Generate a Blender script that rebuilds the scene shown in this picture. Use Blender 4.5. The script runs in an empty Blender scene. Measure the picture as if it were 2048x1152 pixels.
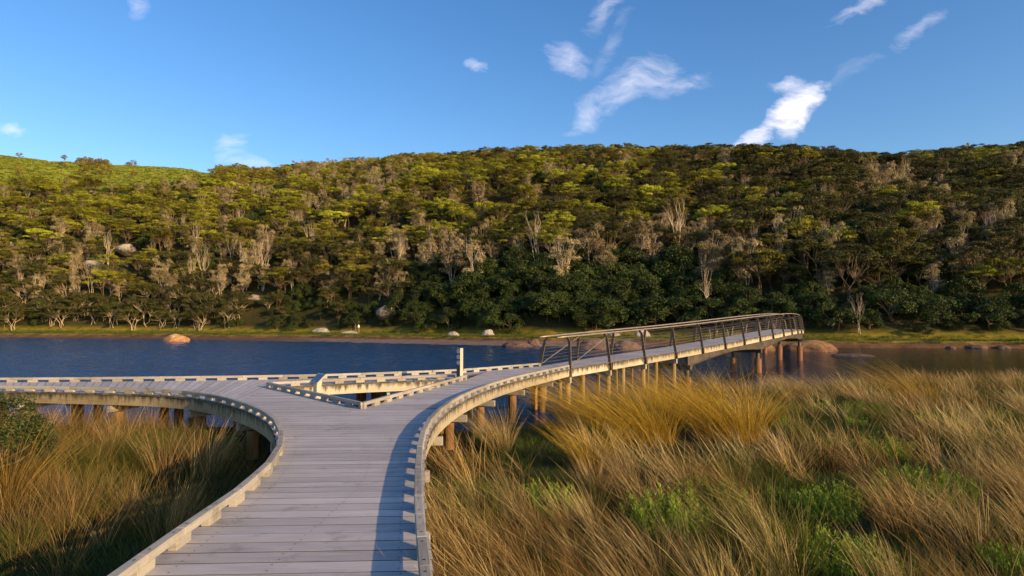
import bpy, math, random
import numpy as np
from mathutils import Vector, Matrix, Euler, noise

random.seed(7); np.random.seed(7)
S = bpy.context.scene
COL = S.collection

# ------------------------------------------------------------------ camera
F = 1250.0
EYE = 1.75
PITCH = math.atan(64.0/F)
cam_d = bpy.data.cameras.new("camera")
cam = bpy.data.objects.new("camera", cam_d); COL.objects.link(cam)
cam.location = (0, 0, EYE)
cam.rotation_euler = (math.pi/2+PITCH, 0, 0)
cam_d.sensor_width = 36; cam_d.lens = 36*F/2048
cam_d.clip_start = 0.1; cam_d.clip_end = 3000
S.camera = cam

# ------------------------------------------------------------------ sun, sky
SUN_AZ, SUN_EL = math.radians(128), math.radians(15.5)
sdir = Vector((math.sin(SUN_AZ)*math.cos(SUN_EL), math.cos(SUN_AZ)*math.cos(SUN_EL), math.sin(SUN_EL)))
sl = bpy.data.lights.new("sun", 'SUN'); sl.energy = 5.0; sl.angle = math.radians(0.5); sl.color = (1.0, 0.69, 0.36)
so = bpy.data.objects.new("sun", sl); COL.objects.link(so)
so.rotation_euler = sdir.to_track_quat('Z', 'Y').to_euler(); so.location = (40, -40, 40)

S.view_settings.view_transform = 'Standard'; S.view_settings.look = 'None'
S.view_settings.exposure = 0.5; S.view_settings.gamma = 1

def ray(px, py):
    v = Vector(((px-1024)/F, (576-py)/F, -1.0))
    v.rotate(Euler((math.pi/2+PITCH, 0, 0)))
    return v
def P(px, py, z=0.0):
    v = ray(px, py); t = (z-EYE)/v.z
    return Vector((v.x*t, v.y*t, z))
def topx(x, y, z):
    v = Vector((x, y, z-EYE)); v.rotate(Euler((-(math.pi/2+PITCH), 0, 0)))
    return 1024-F*v.x/v.z, 576+F*v.y/v.z

w = bpy.data.worlds.new("World"); S.world = w; w.use_nodes = True
nt = w.node_tree; nt.nodes.clear()
def N(nt, t, **k):
    n = nt.nodes.new(t)
    for a, b in k.items(): setattr(n, a, b)
    return n
def mth(nt, op, a, b=None, c=None, clamp=False):
    n = N(nt, 'ShaderNodeMath', operation=op); n.use_clamp = clamp
    for i, v in enumerate((a, b, c)):
        if v is None: continue
        if isinstance(v, (int, float)): n.inputs[i].default_value = v
        else: nt.links.new(v, n.inputs[i])
    return n.outputs[0]
L = nt.links.new
out = N(nt, 'ShaderNodeOutputWorld'); bg = N(nt, 'ShaderNodeBackground')
sky = N(nt, 'ShaderNodeTexSky', sky_type='NISHITA'); sky.sun_disc = False
sky.sun_elevation = SUN_EL; sky.sun_rotation = SUN_AZ
sky.air_density = 1.0; sky.dust_density = 0.9; sky.ozone_density = 2.2
hs = N(nt, 'ShaderNodeHueSaturation'); hs.inputs['Saturation'].default_value = 1.28; hs.inputs['Hue'].default_value = .508; hs.inputs['Value'].default_value = 1.42
L(sky.outputs[0], hs.inputs['Color'])
tc = N(nt, 'ShaderNodeTexCoord'); sp = N(nt, 'ShaderNodeSeparateXYZ'); L(tc.outputs['Generated'], sp.inputs[0])
ysafe = mth(nt, 'MAXIMUM', sp.outputs[1], 0.05)
CX = mth(nt, 'DIVIDE', sp.outputs[0], ysafe); CZ = mth(nt, 'DIVIDE', sp.outputs[2], ysafe)
comb = N(nt, 'ShaderNodeCombineXYZ'); L(CX, comb.inputs[0]); L(CZ, comb.inputs[1])
wn = N(nt, 'ShaderNodeTexNoise'); wn.inputs['Scale'].default_value = 9; wn.inputs['Detail'].default_value = 5
L(comb.outputs[0], wn.inputs['Vector'])
wsub = N(nt, 'ShaderNodeVectorMath', operation='SUBTRACT'); L(wn.outputs['Color'], wsub.inputs[0]); wsub.inputs[1].default_value = (.5, .5, .5)
wsc = N(nt, 'ShaderNodeVectorMath', operation='SCALE'); L(wsub.outputs[0], wsc.inputs[0]); wsc.inputs['Scale'].default_value = 0.085
wadd = N(nt, 'ShaderNodeVectorMath', operation='ADD'); L(comb.outputs[0], wadd.inputs[0]); L(wsc.outputs[0], wadd.inputs[1])
wsp = N(nt, 'ShaderNodeSeparateXYZ'); L(wadd.outputs[0], wsp.inputs[0])
# streaky fine structure running up to the right
rot = N(nt, 'ShaderNodeMapping'); rot.inputs['Rotation'].default_value = (0, 0, -math.radians(50)); rot.inputs['Scale'].default_value = (20, 52, 1)
L(wadd.outputs[0], rot.inputs['Vector'])
fn = N(nt, 'ShaderNodeTexNoise'); fn.inputs['Scale'].default_value = 1.0; fn.inputs['Detail'].default_value = 9; fn.inputs['Roughness'].default_value = .6
L(rot.outputs[0], fn.inputs['Vector'])
clouds = [  # px, py, half length, half width, angle (deg, up to the right), strength
 (1270, 162, 92, 46, 32, .50), (1185, 215, 95, 32, 46, .38), (1128, 122, 42, 54, 70, .42), (1350, 160, 80, 26, 18, .35),
 (1588, 220, 78, 34, 42, 1.2), (1515, 275, 70, 20, 45, .95), (1625, 195, 46, 26, 50, 1.0), (1575, 172, 34, 18, 20, .6),
 (1212, 12, 60, 28, 60, .36), (1225, 80, 80, 22, 60, .18), (1722, 16, 80, 20, 22, .5), (1838, 60, 75, 18, 35, .32),
 (462, 288, 40, 30, 70, .42), (500, 322, 44, 16, 0, .38), (22, 264, 40, 13, -12, .5), (960, 134, 30, 15, -30, .65), (275, 12, 30, 18, -50, .35), (1700, 150, 80, 20, 30, .14)]
acc = None; env = None
for (px, py, a, b, ang, st) in clouds:
    r = ray(px, py); cx, cz = r.x/r.y, r.z/r.y
    th = math.radians(ang)
    dx = mth(nt, 'SUBTRACT', wsp.outputs[0], cx); dz = mth(nt, 'SUBTRACT', wsp.outputs[1], cz)
    u = mth(nt, 'ADD', mth(nt, 'MULTIPLY', dx, math.cos(th)*F/a), mth(nt, 'MULTIPLY', dz, math.sin(th)*F/a))
    v = mth(nt, 'ADD', mth(nt, 'MULTIPLY', dx, -math.sin(th)*F/b), mth(nt, 'MULTIPLY', dz, math.cos(th)*F/b))
    q = mth(nt, 'ADD', mth(nt, 'MULTIPLY', u, u), mth(nt, 'MULTIPLY', v, v))
    m0 = mth(nt, 'SUBTRACT', 1.0, mth(nt, 'MULTIPLY', q, .50), clamp=True)
    m = mth(nt, 'MULTIPLY', m0, st)
    acc = m if acc is None else mth(nt, 'MAXIMUM', acc, m)
    env = m0 if env is None else mth(nt, 'MAXIMUM', env, m0)
er = mth(nt, 'ADD', env, mth(nt, 'MULTIPLY_ADD', fn.outputs[0], 2.4, -1.2))
er = mth(nt, 'ADD', er, mth(nt, 'MULTIPLY', acc, .30)); er = mth(nt, 'MULTIPLY_ADD', er, 1.05, -.55, clamp=True)
er = mth(nt, 'MULTIPLY', er, mth(nt, 'MULTIPLY', env, 2.2, clamp=True))
cl = mth(nt, 'MULTIPLY', er, mth(nt, 'MULTIPLY', acc, .95, clamp=True), clamp=True)
cl = mth(nt, 'MINIMUM', cl, .93)
mixc = N(nt, 'ShaderNodeMix', data_type='RGBA'); L(cl, mixc.inputs[0]); L(hs.outputs[0], mixc.inputs[6]); mixc.inputs[7].default_value = (8.2, 7.7, 8.4, 1)
bg.inputs['Strength'].default_value = 0.11
L(mixc.outputs[2], bg.inputs['Color']); L(bg.outputs[0], out.inputs[0])

# ------------------------------------------------------------------ helpers
def tag(o, label=None, cat=None, group=None, kind=None):
    if label: o['label'] = label
    if cat: o['category'] = cat
    if group: o['group'] = group
    if kind: o['kind'] = kind
    return o
def empty(name, loc, rz=0):
    o = bpy.data.objects.new(name, None); COL.objects.link(o)
    o.location = loc; o.rotation_euler = (0, 0, rz); o.empty_display_size = .3
    return o

class MB:
    """collects quads, boxes and tubes and links them as ONE mesh object"""
    def __init__(s): s.v = []; s.f = []; s.uv = []; s.t = []; s.m = []
    def face(s, pts, uvs, tint, mi=0):
        n = len(s.v); s.v += [tuple(p) for p in pts]; s.f.append(tuple(range(n, n+len(pts))))
        s.uv += uvs; s.t.append(tint); s.m.append(mi)
    def hexa(s, b, t, tint, mi=0, u0=0, ulen=None, wid=None):
        # b, t : 4 bottom / top points, counter-clockwise seen from above; u runs 0->1
        n = len(s.v); s.v += [tuple(p) for p in b]+[tuple(p) for p in t]
        ul = ulen if ulen else (Vector(t[1])-Vector(t[0])).length
        wl = wid if wid else (Vector(t[3])-Vector(t[0])).length
        h = (Vector(t[0])-Vector(b[0])).length
        s.f += [(n+4, n+5, n+6, n+7), (n+3, n+2, n+1, n), (n, n+1, n+5, n+4), (n+1, n+2, n+6, n+5), (n+2, n+3, n+7, n+6), (n+3, n, n+4, n+7)]
        a = u0
        s.uv += [(a, 0), (a+ul, 0), (a+ul, wl), (a, wl)]*2
        s.uv += [(a, 0), (a+ul, 0), (a+ul, h), (a, h), (a, 0), (a+.03, 0), (a+.03, h), (a, h), (a+ul, 0), (a, 0), (a, h), (a+ul, h), (a, 0), (a+.03, 0), (a+.03, h), (a, h)]
        s.t += [tint]*6; s.m += [mi]*6
    def beam(s, p0, p1, w, h, tint=.5, mi=0, up=Vector((0, 0, 1)), mitre0=None, mitre1=None):
        """beam from p0 to p1 whose section is centred on the line"""
        p0 = Vector(p0); p1 = Vector(p1); d = (p1-p0).normalized()
        sd = d.cross(up).normalized(); u = sd.cross(d).normalized()
        s0 = mitre0 or sd; s1 = mitre1 or sd
        k0 = 1/max(.5, abs(s0.dot(sd))); k1 = 1/max(.5, abs(s1.dot(sd)))
        a, b = s0*(w/2*k0), s1*(w/2*k1); hu = u*(h/2)
        s.hexa([p0+a-hu, p1+b-hu, p1-b-hu, p0-a-hu], [p0+a+hu, p1+b+hu, p1-b+hu, p0-a+hu], tint, mi, u0=random.random()*9)
    def tube(s, pts, rad, n=8, tint=.5, mi=0, cap=True):
        pts = [Vector(p) for p in pts]; rings = []
        if not hasattr(rad, '__len__'): rad = [rad]*len(pts)
        prev = None
        for i, p in enumerate(pts):
            d = (pts[min(i+1, len(pts)-1)]-pts[max(i-1, 0)]).normalized()
            if prev is None:
                a = Vector((0, 0, 1)) if abs(d.z) < .9 else Vector((1, 0, 0))
                x = d.cross(a).normalized()
            else:
                x = (prev-d*prev.dot(d)).normalized()
            prev = x; y = d.cross(x)
            base = len(s.v)
            for k in range(n):
                t = 2*math.pi*k/n
                s.v.append(tuple(p+(x*math.cos(t)+y*math.sin(t))*rad[i]))
            rings.append(base)
        ln = 0
        for i in range(len(pts)-1):
            l2 = ln+(pts[i+1]-pts[i]).length
            for k in range(n):
                k2 = (k+1) % n
                s.f.append((rings[i]+k, rings[i]+k2, rings[i+1]+k2, rings[i+1]+k))
                c = 2*math.pi*rad[i]/n
                s.uv += [(ln, k*c), (ln, k*c+c), (l2, k*c+c), (l2, k*c)]
                s.t.append(tint); s.m.append(mi)
            ln = l2
        if cap:
            for r, rev in ((rings[0], True), (rings[-1], False)):
                idx = [r+k for k in range(n)]
                if rev: idx = idx[::-1]
                s.f.append(tuple(idx)); s.uv += [(.1*math.cos(k), .1*math.sin(k)) for k in range(n)]; s.t.append(tint); s.m.append(mi)
    def mesh(s, name, mats, smooth=False):
        me = bpy.data.meshes.new(name); me.from_pydata(s.v, [], s.f)
        uvl = me.uv_layers.new(name='UVMap'); uvl.data.foreach_set('uv', np.array(s.uv, dtype=np.float32).ravel())
        at = me.attributes.new('tint', 'FLOAT', 'FACE'); at.data.foreach_set('value', np.array(s.t, dtype=np.float32))
        if not isinstance(mats, (list, tuple)): mats = [mats]
        for m in mats: me.materials.append(m)
        me.polygons.foreach_set('material_index', np.array(s.m, dtype=np.int32))
        if smooth: me.polygons.foreach_set('use_smooth', np.ones(len(s.f), dtype=bool))
        me.update(); return me
    def build(s, name, mats, parent=None, smooth=False, bevel=0):
        o = bpy.data.objects.new(name, s.mesh(name, mats, smooth)); COL.objects.link(o)
        if parent is not None:
            o.parent = parent
            R = parent.matrix_basis
            o.matrix_parent_inverse = R.inverted() if s_world else Matrix()
        if bevel:
            m = o.modifiers.new('bevel', 'BEVEL'); m.width = bevel; m.segments = 2; m.limit_method = 'ANGLE'
        return o
s_world = True   # parts are modelled in world space unless this is False

def world_of(o):
    m = o.matrix_basis.copy()
    if o.parent: m = world_of(o.parent) @ o.matrix_parent_inverse @ m
    return m
def addpart(mb, name, mats, parent, **k):
    """part (or sub-part) given in world space"""
    o = bpy.data.objects.new(name, mb.mesh(name, mats, k.get('smooth', False))); COL.objects.link(o)
    o.parent = parent; o.matrix_parent_inverse = world_of(parent).inverted()
    if k.get('bevel'):
        m = o.modifiers.new('bevel', 'BEVEL'); m.width = k['bevel']; m.segments = 2; m.limit_method = 'ANGLE'
    return o

def spline(pts, step):
    """Catmull-Rom through pts resampled at equal arc length"""
    pts = [Vector(p) for p in pts]; q = [pts[0]*2-pts[1]]+pts+[pts[-1]*2-pts[-2]]; o = []
    for i in range(1, len(q)-2):
        a, b, c, d = q[i-1:i+3]
        for k in range(16):
            t = k/16
            o.append(.5*((2*b)+(c-a)*t+(2*a-5*b+4*c-d)*t*t+(3*b-a-3*c+d)*t**3))
    o.append(pts[-1]); return resample(o, step)
def resample(o, step=None, n=None):
    cum = [0]
    for i in range(1, len(o)): cum.append(cum[-1]+(o[i]-o[i-1]).length)
    T = cum[-1]
    if n is None: n = max(1, round(T/step))
    r = []; j = 0
    for k in range(n+1):
        s = T*k/n
        while j < len(cum)-2 and cum[j+1] < s: j += 1
        f = (s-cum[j])/max(1e-9, cum[j+1]-cum[j]); r.append(o[j].lerp(o[j+1], min(1, max(0, f))))
    return r
def smooth_pts(p, n=2):
    for _ in range(n):
        p = [p[0]]+[(p[i-1]+p[i]*2+p[i+1])/4 for i in range(1, len(p)-1)]+[p[-1]]
    return p

# ------------------------------------------------------------------ materials
def new_mat(name):
    m = bpy.data.materials.new(name); m.use_nodes = True; n = m.node_tree; n.nodes.clear()
    o = N(n, 'ShaderNodeOutputMaterial'); b = N(n, 'ShaderNodeBsdfPrincipled'); n.links.new(b.outputs[0], o.inputs[0])
    return m, n, b, o
def ramp(n, fac, stops):
    r = N(n, 'ShaderNodeValToRGB'); el = r.color_ramp.elements
    while len(el) < len(stops): el.new(.5)
    for e, (p, c) in zip(el, stops): e.position = p; e.color = (*c, 1)
    if fac is not None: n.links.new(fac, r.inputs[0])
    return r.outputs[0]
def noise_n(n, vec, scale, detail=4, rough=.55, dist=0):
    t = N(n, 'ShaderNodeTexNoise'); t.inputs['Scale'].default_value = scale; t.inputs['Detail'].default_value = detail
    t.inputs['Roughness'].default_value = rough; t.inputs['Distortion'].default_value = dist
    if vec is not None: n.links.new(vec, t.inputs['Vector'])
    return t.outputs[0]
def mixrgb(n, fac, a, b, mode='MIX'):
    m = N(n, 'ShaderNodeMix', data_type='RGBA', blend_type=mode)
    for i, v in ((0, fac), (6, a), (7, b)):
        if isinstance(v, (int, float)): m.inputs[i].default_value = v
        elif isinstance(v, tuple): m.inputs[i].default_value = (*v, 1)
        else: n.links.new(v, m.inputs[i])
    return m.outputs[2]
def mapping(n, vec, scale):
    m = N(n, 'ShaderNodeMapping'); m.inputs['Scale'].default_value = scale; n.links.new(vec, m.inputs['Vector']); return m.outputs[0]

def wood(name, dark, light, stain=(.05, .045, .03), stain_amt=.35, rough=.75, grain=.5, tintamt=.35, streak=False):
    m, n, b, o = new_mat(name); lk = n.links.new
    uv = N(n, 'ShaderNodeUVMap'); tcd = N(n, 'ShaderNodeTexCoord')
    at = N(n, 'ShaderNodeAttribute', attribute_name='tint')
    off = N(n, 'ShaderNodeVectorMath', operation='SCALE'); off.inputs[0].default_value = (37., 91., 13.); lk(at.outputs['Fac'], off.inputs['Scale'])
    ad = N(n, 'ShaderNodeVectorMath', operation='ADD'); lk(uv.outputs[0], ad.inputs[0]); lk(off.outputs[0], ad.inputs[1])
    g1 = noise_n(n, mapping(n, ad.outputs[0], (2.2, 60, 1)), 1.0, 5, .65, .6)
    g2 = noise_n(n, mapping(n, ad.outputs[0], (5, 190, 1)), 1.0, 3, .6)
    big = noise_n(n, mapping(n, ad.outputs[0], (1.3, 5, 1)), 1.0, 3)
    wv = noise_n(n, tcd.outputs['Object'], .55, 3)
    f = mth(n, 'ADD', mth(n, 'MULTIPLY', g1, .5), mth(n, 'MULTIPLY', g2, .25)); f = mth(n, 'ADD', f, mth(n, 'MULTIPLY', big, .35))
    f = mth(n, 'ADD', f, mth(n, 'MULTIPLY_ADD', at.outputs['Fac'], tintamt, -.05-tintamt/2))
    c = ramp(n, f, [(.28, dark), (.50, tuple((a+b_)/2 for a, b_ in zip(dark, light))), (.72, light)])
    st = noise_n(n, tcd.outputs['Object'], 2.6, 6, .68)
    sm = mth(n, 'MULTIPLY', mth(n, 'MULTIPLY_ADD', st, 5.0, -2.85, clamp=True), stain_amt)
    c = mixrgb(n, sm, c, stain)
    sm2 = mth(n, 'MULTIPLY', mth(n, 'MULTIPLY_ADD', wv, 3.0, -1.3, clamp=True), .22)
    c = mixrgb(n, sm2, c, tuple(x*.55 for x in dark))
    if streak:   # black mould runs down from the top edge
        s1 = noise_n(n, mapping(n, tcd.outputs['Object'], (9, 9, 1.2)), 1.0, 4, .7)
        hv = N(n, 'ShaderNodeSeparateXYZ'); lk(uv.outputs[0], hv.inputs[0])
        k = mth(n, 'ADD', mth(n, 'MULTIPLY', s1, 4.4), mth(n, 'MULTIPLY', hv.outputs[1], 7.0))
        c = mixrgb(n, mth(n, 'MULTIPLY', mth(n, 'SUBTRACT', k, 2.95, clamp=True), .9), c, (.03, .026, .018))
    lk(c, b.inputs['Base Color']); b.inputs['Roughness'].default_value = rough; b.inputs['Specular IOR Level'].default_value = .3
    bp = N(n, 'ShaderNodeBump'); bp.inputs['Strength'].default_value = grain; bp.inputs['Distance'].default_value = .004
    lk(g1, bp.inputs['Height']); lk(bp.outputs[0], b.inputs['Normal'])
    return m
M = {}
M['deck'] = wood('weathered_deck_wood', (.27, .248, .24), (.57, .53, .515), stain_amt=.6, tintamt=.17, grain=.9)
M['edge'] = wood('dark_plank_edge', (.05, .045, .035), (.13, .115, .09), stain_amt=.3)
M['kerb'] = wood('weathered_kerb_wood', (.18, .165, .14), (.44, .40, .34), stain=(.06, .05, .035), stain_amt=.75, tintamt=.25)
M['fascia'] = wood('bearer_wood', (.32, .27, .18), (.55, .48, .35), stain=(.08, .07, .04), stain_amt=.4, streak=True)
M['fascia_dark'] = wood('dark_bearer_wood', (.17, .13, .07), (.40, .32, .18), stain=(.05, .04, .02), stain_amt=.6, streak=True)  # same timber as the other bearers, in darker browner tones
M['pile'] = wood('pile_wood', (.17, .085, .03), (.36, .20, .08), stain=(.03, .02, .012), stain_amt=.6)
M['palepile'] = wood('pale_pile_wood', (.17, .115, .05), (.34, .25, .12), stain=(.06, .05, .02), stain_amt=.5)
M['post'] = wood('sign_post_wood', (.34, .30, .22), (.56, .51, .40), stain_amt=.25)

def plain(name, col, rough=.5, metal=0, var=.15, scale=6):
    m, n, b, o = new_mat(name)
    tcd = N(n, 'ShaderNodeTexCoord'); f = noise_n(n, tcd.outputs['Object'], scale, 5, .6)
    c = ramp(n, f, [(.3, tuple(x*(1-var*2) for x in col)), (.7, tuple(min(1, x*(1+var)) for x in col))])
    n.links.new(c, b.inputs['Base Color']); b.inputs['Roughness'].default_value = rough; b.inputs['Metallic'].default_value = metal
    return m
M['bolt'] = plain('bolt_steel', (.045, .03, .025), .6, .3)
M['steel'] = plain('balustrade_steel', (.10, .065, .04), .55, .2)
M['rail'] = plain('handrail_steel', (.30, .24, .18), .42, .35)
M['wire'] = plain('wire_steel', (.20, .16, .12), .45, .3)
M['girder'] = plain('girder_steel', (.085, .062, .042), .55, .2, .3, 2)
M['rust'] = wood('rusty_pile', (.10, .045, .025), (.30, .13, .06), stain=(.02, .016, .012), stain_amt=.7)
M['signblue'] = plain('sign_blue', (.03, .06, .30), .35)
M['signwhite'] = plain('sign_white', (.7, .72, .8), .4, var=.03)
M['panel'] = plain('panel_face', (.07, .085, .13), .3)

def leafmat(name, c0, c1, c2, trans=.10, objvar=1.0):
    m, n, b, o = new_mat(name); lk = n.links.new
    at = N(n, 'ShaderNodeAttribute', attribute_name='tint'); oi = N(n, 'ShaderNodeObjectInfo')
    f = mth(n, 'ADD', mth(n, 'MULTIPLY', at.outputs['Fac'], .65), mth(n, 'MULTIPLY', oi.outputs['Random'], .35*objvar))
    c = ramp(n, f, [(.1, c0), (.5, c1), (.92, c2)])
    h = N(n, 'ShaderNodeHueSaturation'); lk(c, h.inputs['Color'])
    lk(mth(n, 'MULTIPLY_ADD', oi.outputs['Random'], .03*objvar, .485), h.inputs['Hue'])
    r2 = mth(n, 'FRACT', mth(n, 'MULTIPLY', oi.outputs['Random'], 17.3))
    lk(mth(n, 'MULTIPLY_ADD', r2, .7*objvar, 1-.35*objvar), h.inputs['Value'])
    b.inputs['Roughness'].default_value = .6; b.inputs['Specular IOR Level'].default_value = .25
    lk(h.outputs[0], b.inputs['Base Color'])
    if trans:
        tr = N(n, 'ShaderNodeBsdfTranslucent'); lk(h.outputs[0], tr.inputs[0])
        mx = N(n, 'ShaderNodeMixShader'); mx.inputs[0].default_value = trans
        lk(b.outputs[0], mx.inputs[1]); lk(tr.outputs[0], mx.inputs[2]); lk(mx.outputs[0], o.inputs[0])
    return m
M['leaf_layered'] = leafmat('tea_tree_leaves', (.070, .075, .010), (.20, .19, .016), (.40, .37, .032))
M['leaf_bright'] = leafmat('bright_leaves', (.13, .14, .012), (.32, .33, .02), (.55, .52, .04))
M['leaf_dark'] = leafmat('shrub_leaves', (.018, .030, .007), (.045, .070, .012), (.095, .125, .02), objvar=.6)
M['leaf_shore_shade'] = leafmat('shore_and_shade_leaves', (.036, .040, .010), (.085, .085, .016), (.16, .145, .03), objvar=.6)  # shore trees' own tone, also the painted shade tone of right-hand trees
M['leaf_grey'] = leafmat('banksia_leaves', (.14, .105, .045), (.32, .26, .12), (.58, .49, .28), objvar=.6)
M['leaf_olive'] = leafmat('eucalypt_leaves', (.075, .065, .012), (.22, .18, .022), (.42, .33, .04))
M['leaf_heath'] = leafmat('heath_leaves', (.15, .18, .02), (.27, .31, .035), (.40, .42, .06), objvar=.7)
M['leaf_twig'] = leafmat('bare_twigs', (.12, .085, .04), (.21, .155, .08), (.33, .26, .14), trans=0, objvar=.5)
M['bark'] = wood('pale_bark', (.24, .18, .11), (.58, .47, .33), stain=(.06, .045, .03), stain_amt=.4, rough=.9)
M['bark_dark'] = wood('brown_bark', (.10, .07, .04), (.24, .17, .10), stain_amt=.5, rough=.9)
M['g_dry'] = leafmat('dry_reed', (.17, .105, .028), (.45, .32, .11), (.84, .68, .36), .3, .7)
M['g_red'] = leafmat('russet_reed', (.09, .050, .014), (.24, .145, .040), (.48, .32, .12), .3, .7)
M['g_olive'] = leafmat('olive_reed', (.045, .055, .009), (.12, .125, .018), (.28, .22, .04), .3, .7)
M['g_gold'] = leafmat('golden_tussock', (.20, .13, .012), (.55, .38, .03), (.90, .66, .11), .35, .4)
M['g_dgold'] = leafmat('brown_gold_tussock', (.12, .075, .012), (.32, .20, .03), (.58, .40, .09), .3, .4)
M['g_green'] = leafmat('short_marsh_grass', (.022, .038, .006), (.055, .08, .010), (.12, .14, .02), .25, .8)
M['g_shrub'] = leafmat('samphire', (.06, .11, .012), (.16, .24, .018), (.32, .40, .04), .3, .6)

def ground_mat(name, stops, scale, bump=.3, extra=None):
    m, n, b, o = new_mat(name); lk = n.links.new
    g = N(n, 'ShaderNodeNewGeometry')
    a = noise_n(n, g.outputs['Position'], scale, 8, .65); a2 = noise_n(n, g.outputs['Position'], scale*7, 5, .7)
    f = mth(n, 'ADD', mth(n, 'MULTIPLY', a, .6), mth(n, 'MULTIPLY', a2, .4))
    c = ramp(n, f, stops)
    if extra: c = extra(n, g, c)
    lk(c, b.inputs['Base Color']); b.inputs['Roughness'].default_value = .95; b.inputs['Specular IOR Level'].default_value = .1
    bp = N(n, 'ShaderNodeBump'); bp.inputs['Strength'].default_value = bump; bp.inputs['Distance'].default_value = .2/scale**.5
    lk(f, bp.inputs['Height']); lk(bp.outputs[0], b.inputs['Normal'])
    return m
M['marsh'] = ground_mat('marsh_soil', [(.3, (.014, .018, .006)), (.5, (.026, .032, .008)), (.7, (.05, .036, .016))], 1.5)
M['bed'] = ground_mat('river_bed', [(.3, (.03, .025, .015)), (.7, (.06, .05, .03))], .5)

# ------------------------------------------------------------------ terrain shape
WATER = -1.3
def lut(tab, x):
    if x <= tab[0][0]: return tab[0][1]
    for (a, b), (c, d) in zip(tab, tab[1:]):
        if x <= c: return b+(d-b)*(x-a)/(c-a)
    return tab[-1][1]
SH = [(-400, 112), (0, 109), (300, 103), (600, 89), (900, 76.5), (1050, 72), (1300, 73.5), (1700, 69.5), (2048, 67), (2500, 64)]
BASE = [(-400, 136), (0, 133), (300, 128), (600, 117), (900, 103), (1100, 93), (1300, 90), (1700, 76), (2048, 72), (2500, 70)]
CREST = [(-400, 292), (0, 311), (100, 322), (200, 335), (380, 339), (430, 346), (520, 351), (600, 348), (700, 342), (800, 332), (900, 325), (1000, 319), (1200, 315), (1400, 318), (1600, 325), (1800, 333), (1950, 324), (2048, 320), (2500, 312)]
def px_of(x, y): return 1024+F*x/max(y, 1)*math.cos(PITCH)
def ss(t): t = min(1, max(0, t)); return t*t*(3-2*t)
def far_z(x, y):
    k = px_of(x, y); s = lut(SH, k); b0 = lut(BASE, k); c = lut(CREST, k)
    s += 1.4*noise.noise(Vector((x*.12, y*.03, 3)))
    if y < s: return max(-2.6, WATER-.02-(s-y)*.12)
    bank = s+(b0-s)*lut([(0, .07), (350, .10), (560, .3), (1000, .42), (1250, .4), (1500, .12), (2048, .08)], k)
    if y < bank:
        t = (y-s)/max(.5, bank-s); return WATER-.02+.22*t
    edge = bank+min(1.5, (b0-bank)*.3)+.8*noise.noise(Vector((x*.35, y*.2, 9)))
    if y < edge: return WATER+.2+(.5)*ss((y-bank)/max(.2, edge-bank))
    zf = -.6+.06*noise.noise(Vector((x*.4, y*.4, 1)))
    if y < b0: return zf
    L_ = 155.0; D1 = b0+L_*.82
    Hc = EYE+D1*(640-c)/F
    t = (y-b0)/L_
    if t <= 1: h = t*(1.62-.62*t)
    else: h = 1.0-(t-1)*.12
    # crest height reached visually near t=.82
    h /= .82*(1.62-.62*.82)
    z = -.6+(Hc+.6)*h
    z += ss(t*4)*(2.2*noise.noise(Vector((x*.035, y*.035, 5)))+1.0*noise.noise(Vector((x*.1, y*.1, 2))))
    return z
NEARSH = [(-60, 19), (-12, 18.0), (-4, 18.2), (-2, 17.2), (0.3, 17.2), (2, 19.5), (4, 22), (8, 25), (14, 27), (25, 31), (60, 40)]
def marsh_z(x, y):
    s = lut(NEARSH, x)+.7*noise.noise(Vector((x*.5, y*.2, 7)))
    if y > s: return WATER-.03-(y-s)*.35
    return min(-1.02, WATER-.03+(s-y)*.16)+.09*noise.noise(Vector((x*.6, y*.6, 4)))+.05*noise.noise(Vector((x*2, y*2, 4)))

def grid_obj(name, xs, ys, fz, mat, warp=None):
    nx, ny = len(xs), len(ys); v = []
    for y in ys:
        for x in xs:
            X = warp(x, y) if warp else x
            v.append((X, y, fz(X, y)))
    f = [(j*nx+i, j*nx+i+1, (j+1)*nx+i+1, (j+1)*nx+i) for j in range(ny-1) for i in range(nx-1)]
    me = bpy.data.meshes.new(name); me.from_pydata(v, [], f); me.materials.append(mat)
    me.polygons.foreach_set('use_smooth', np.ones(len(f), dtype=bool)); me.update()
    o = bpy.data.objects.new(name, me); COL.objects.link(o); o['kind'] = 'structure'; return o

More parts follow.
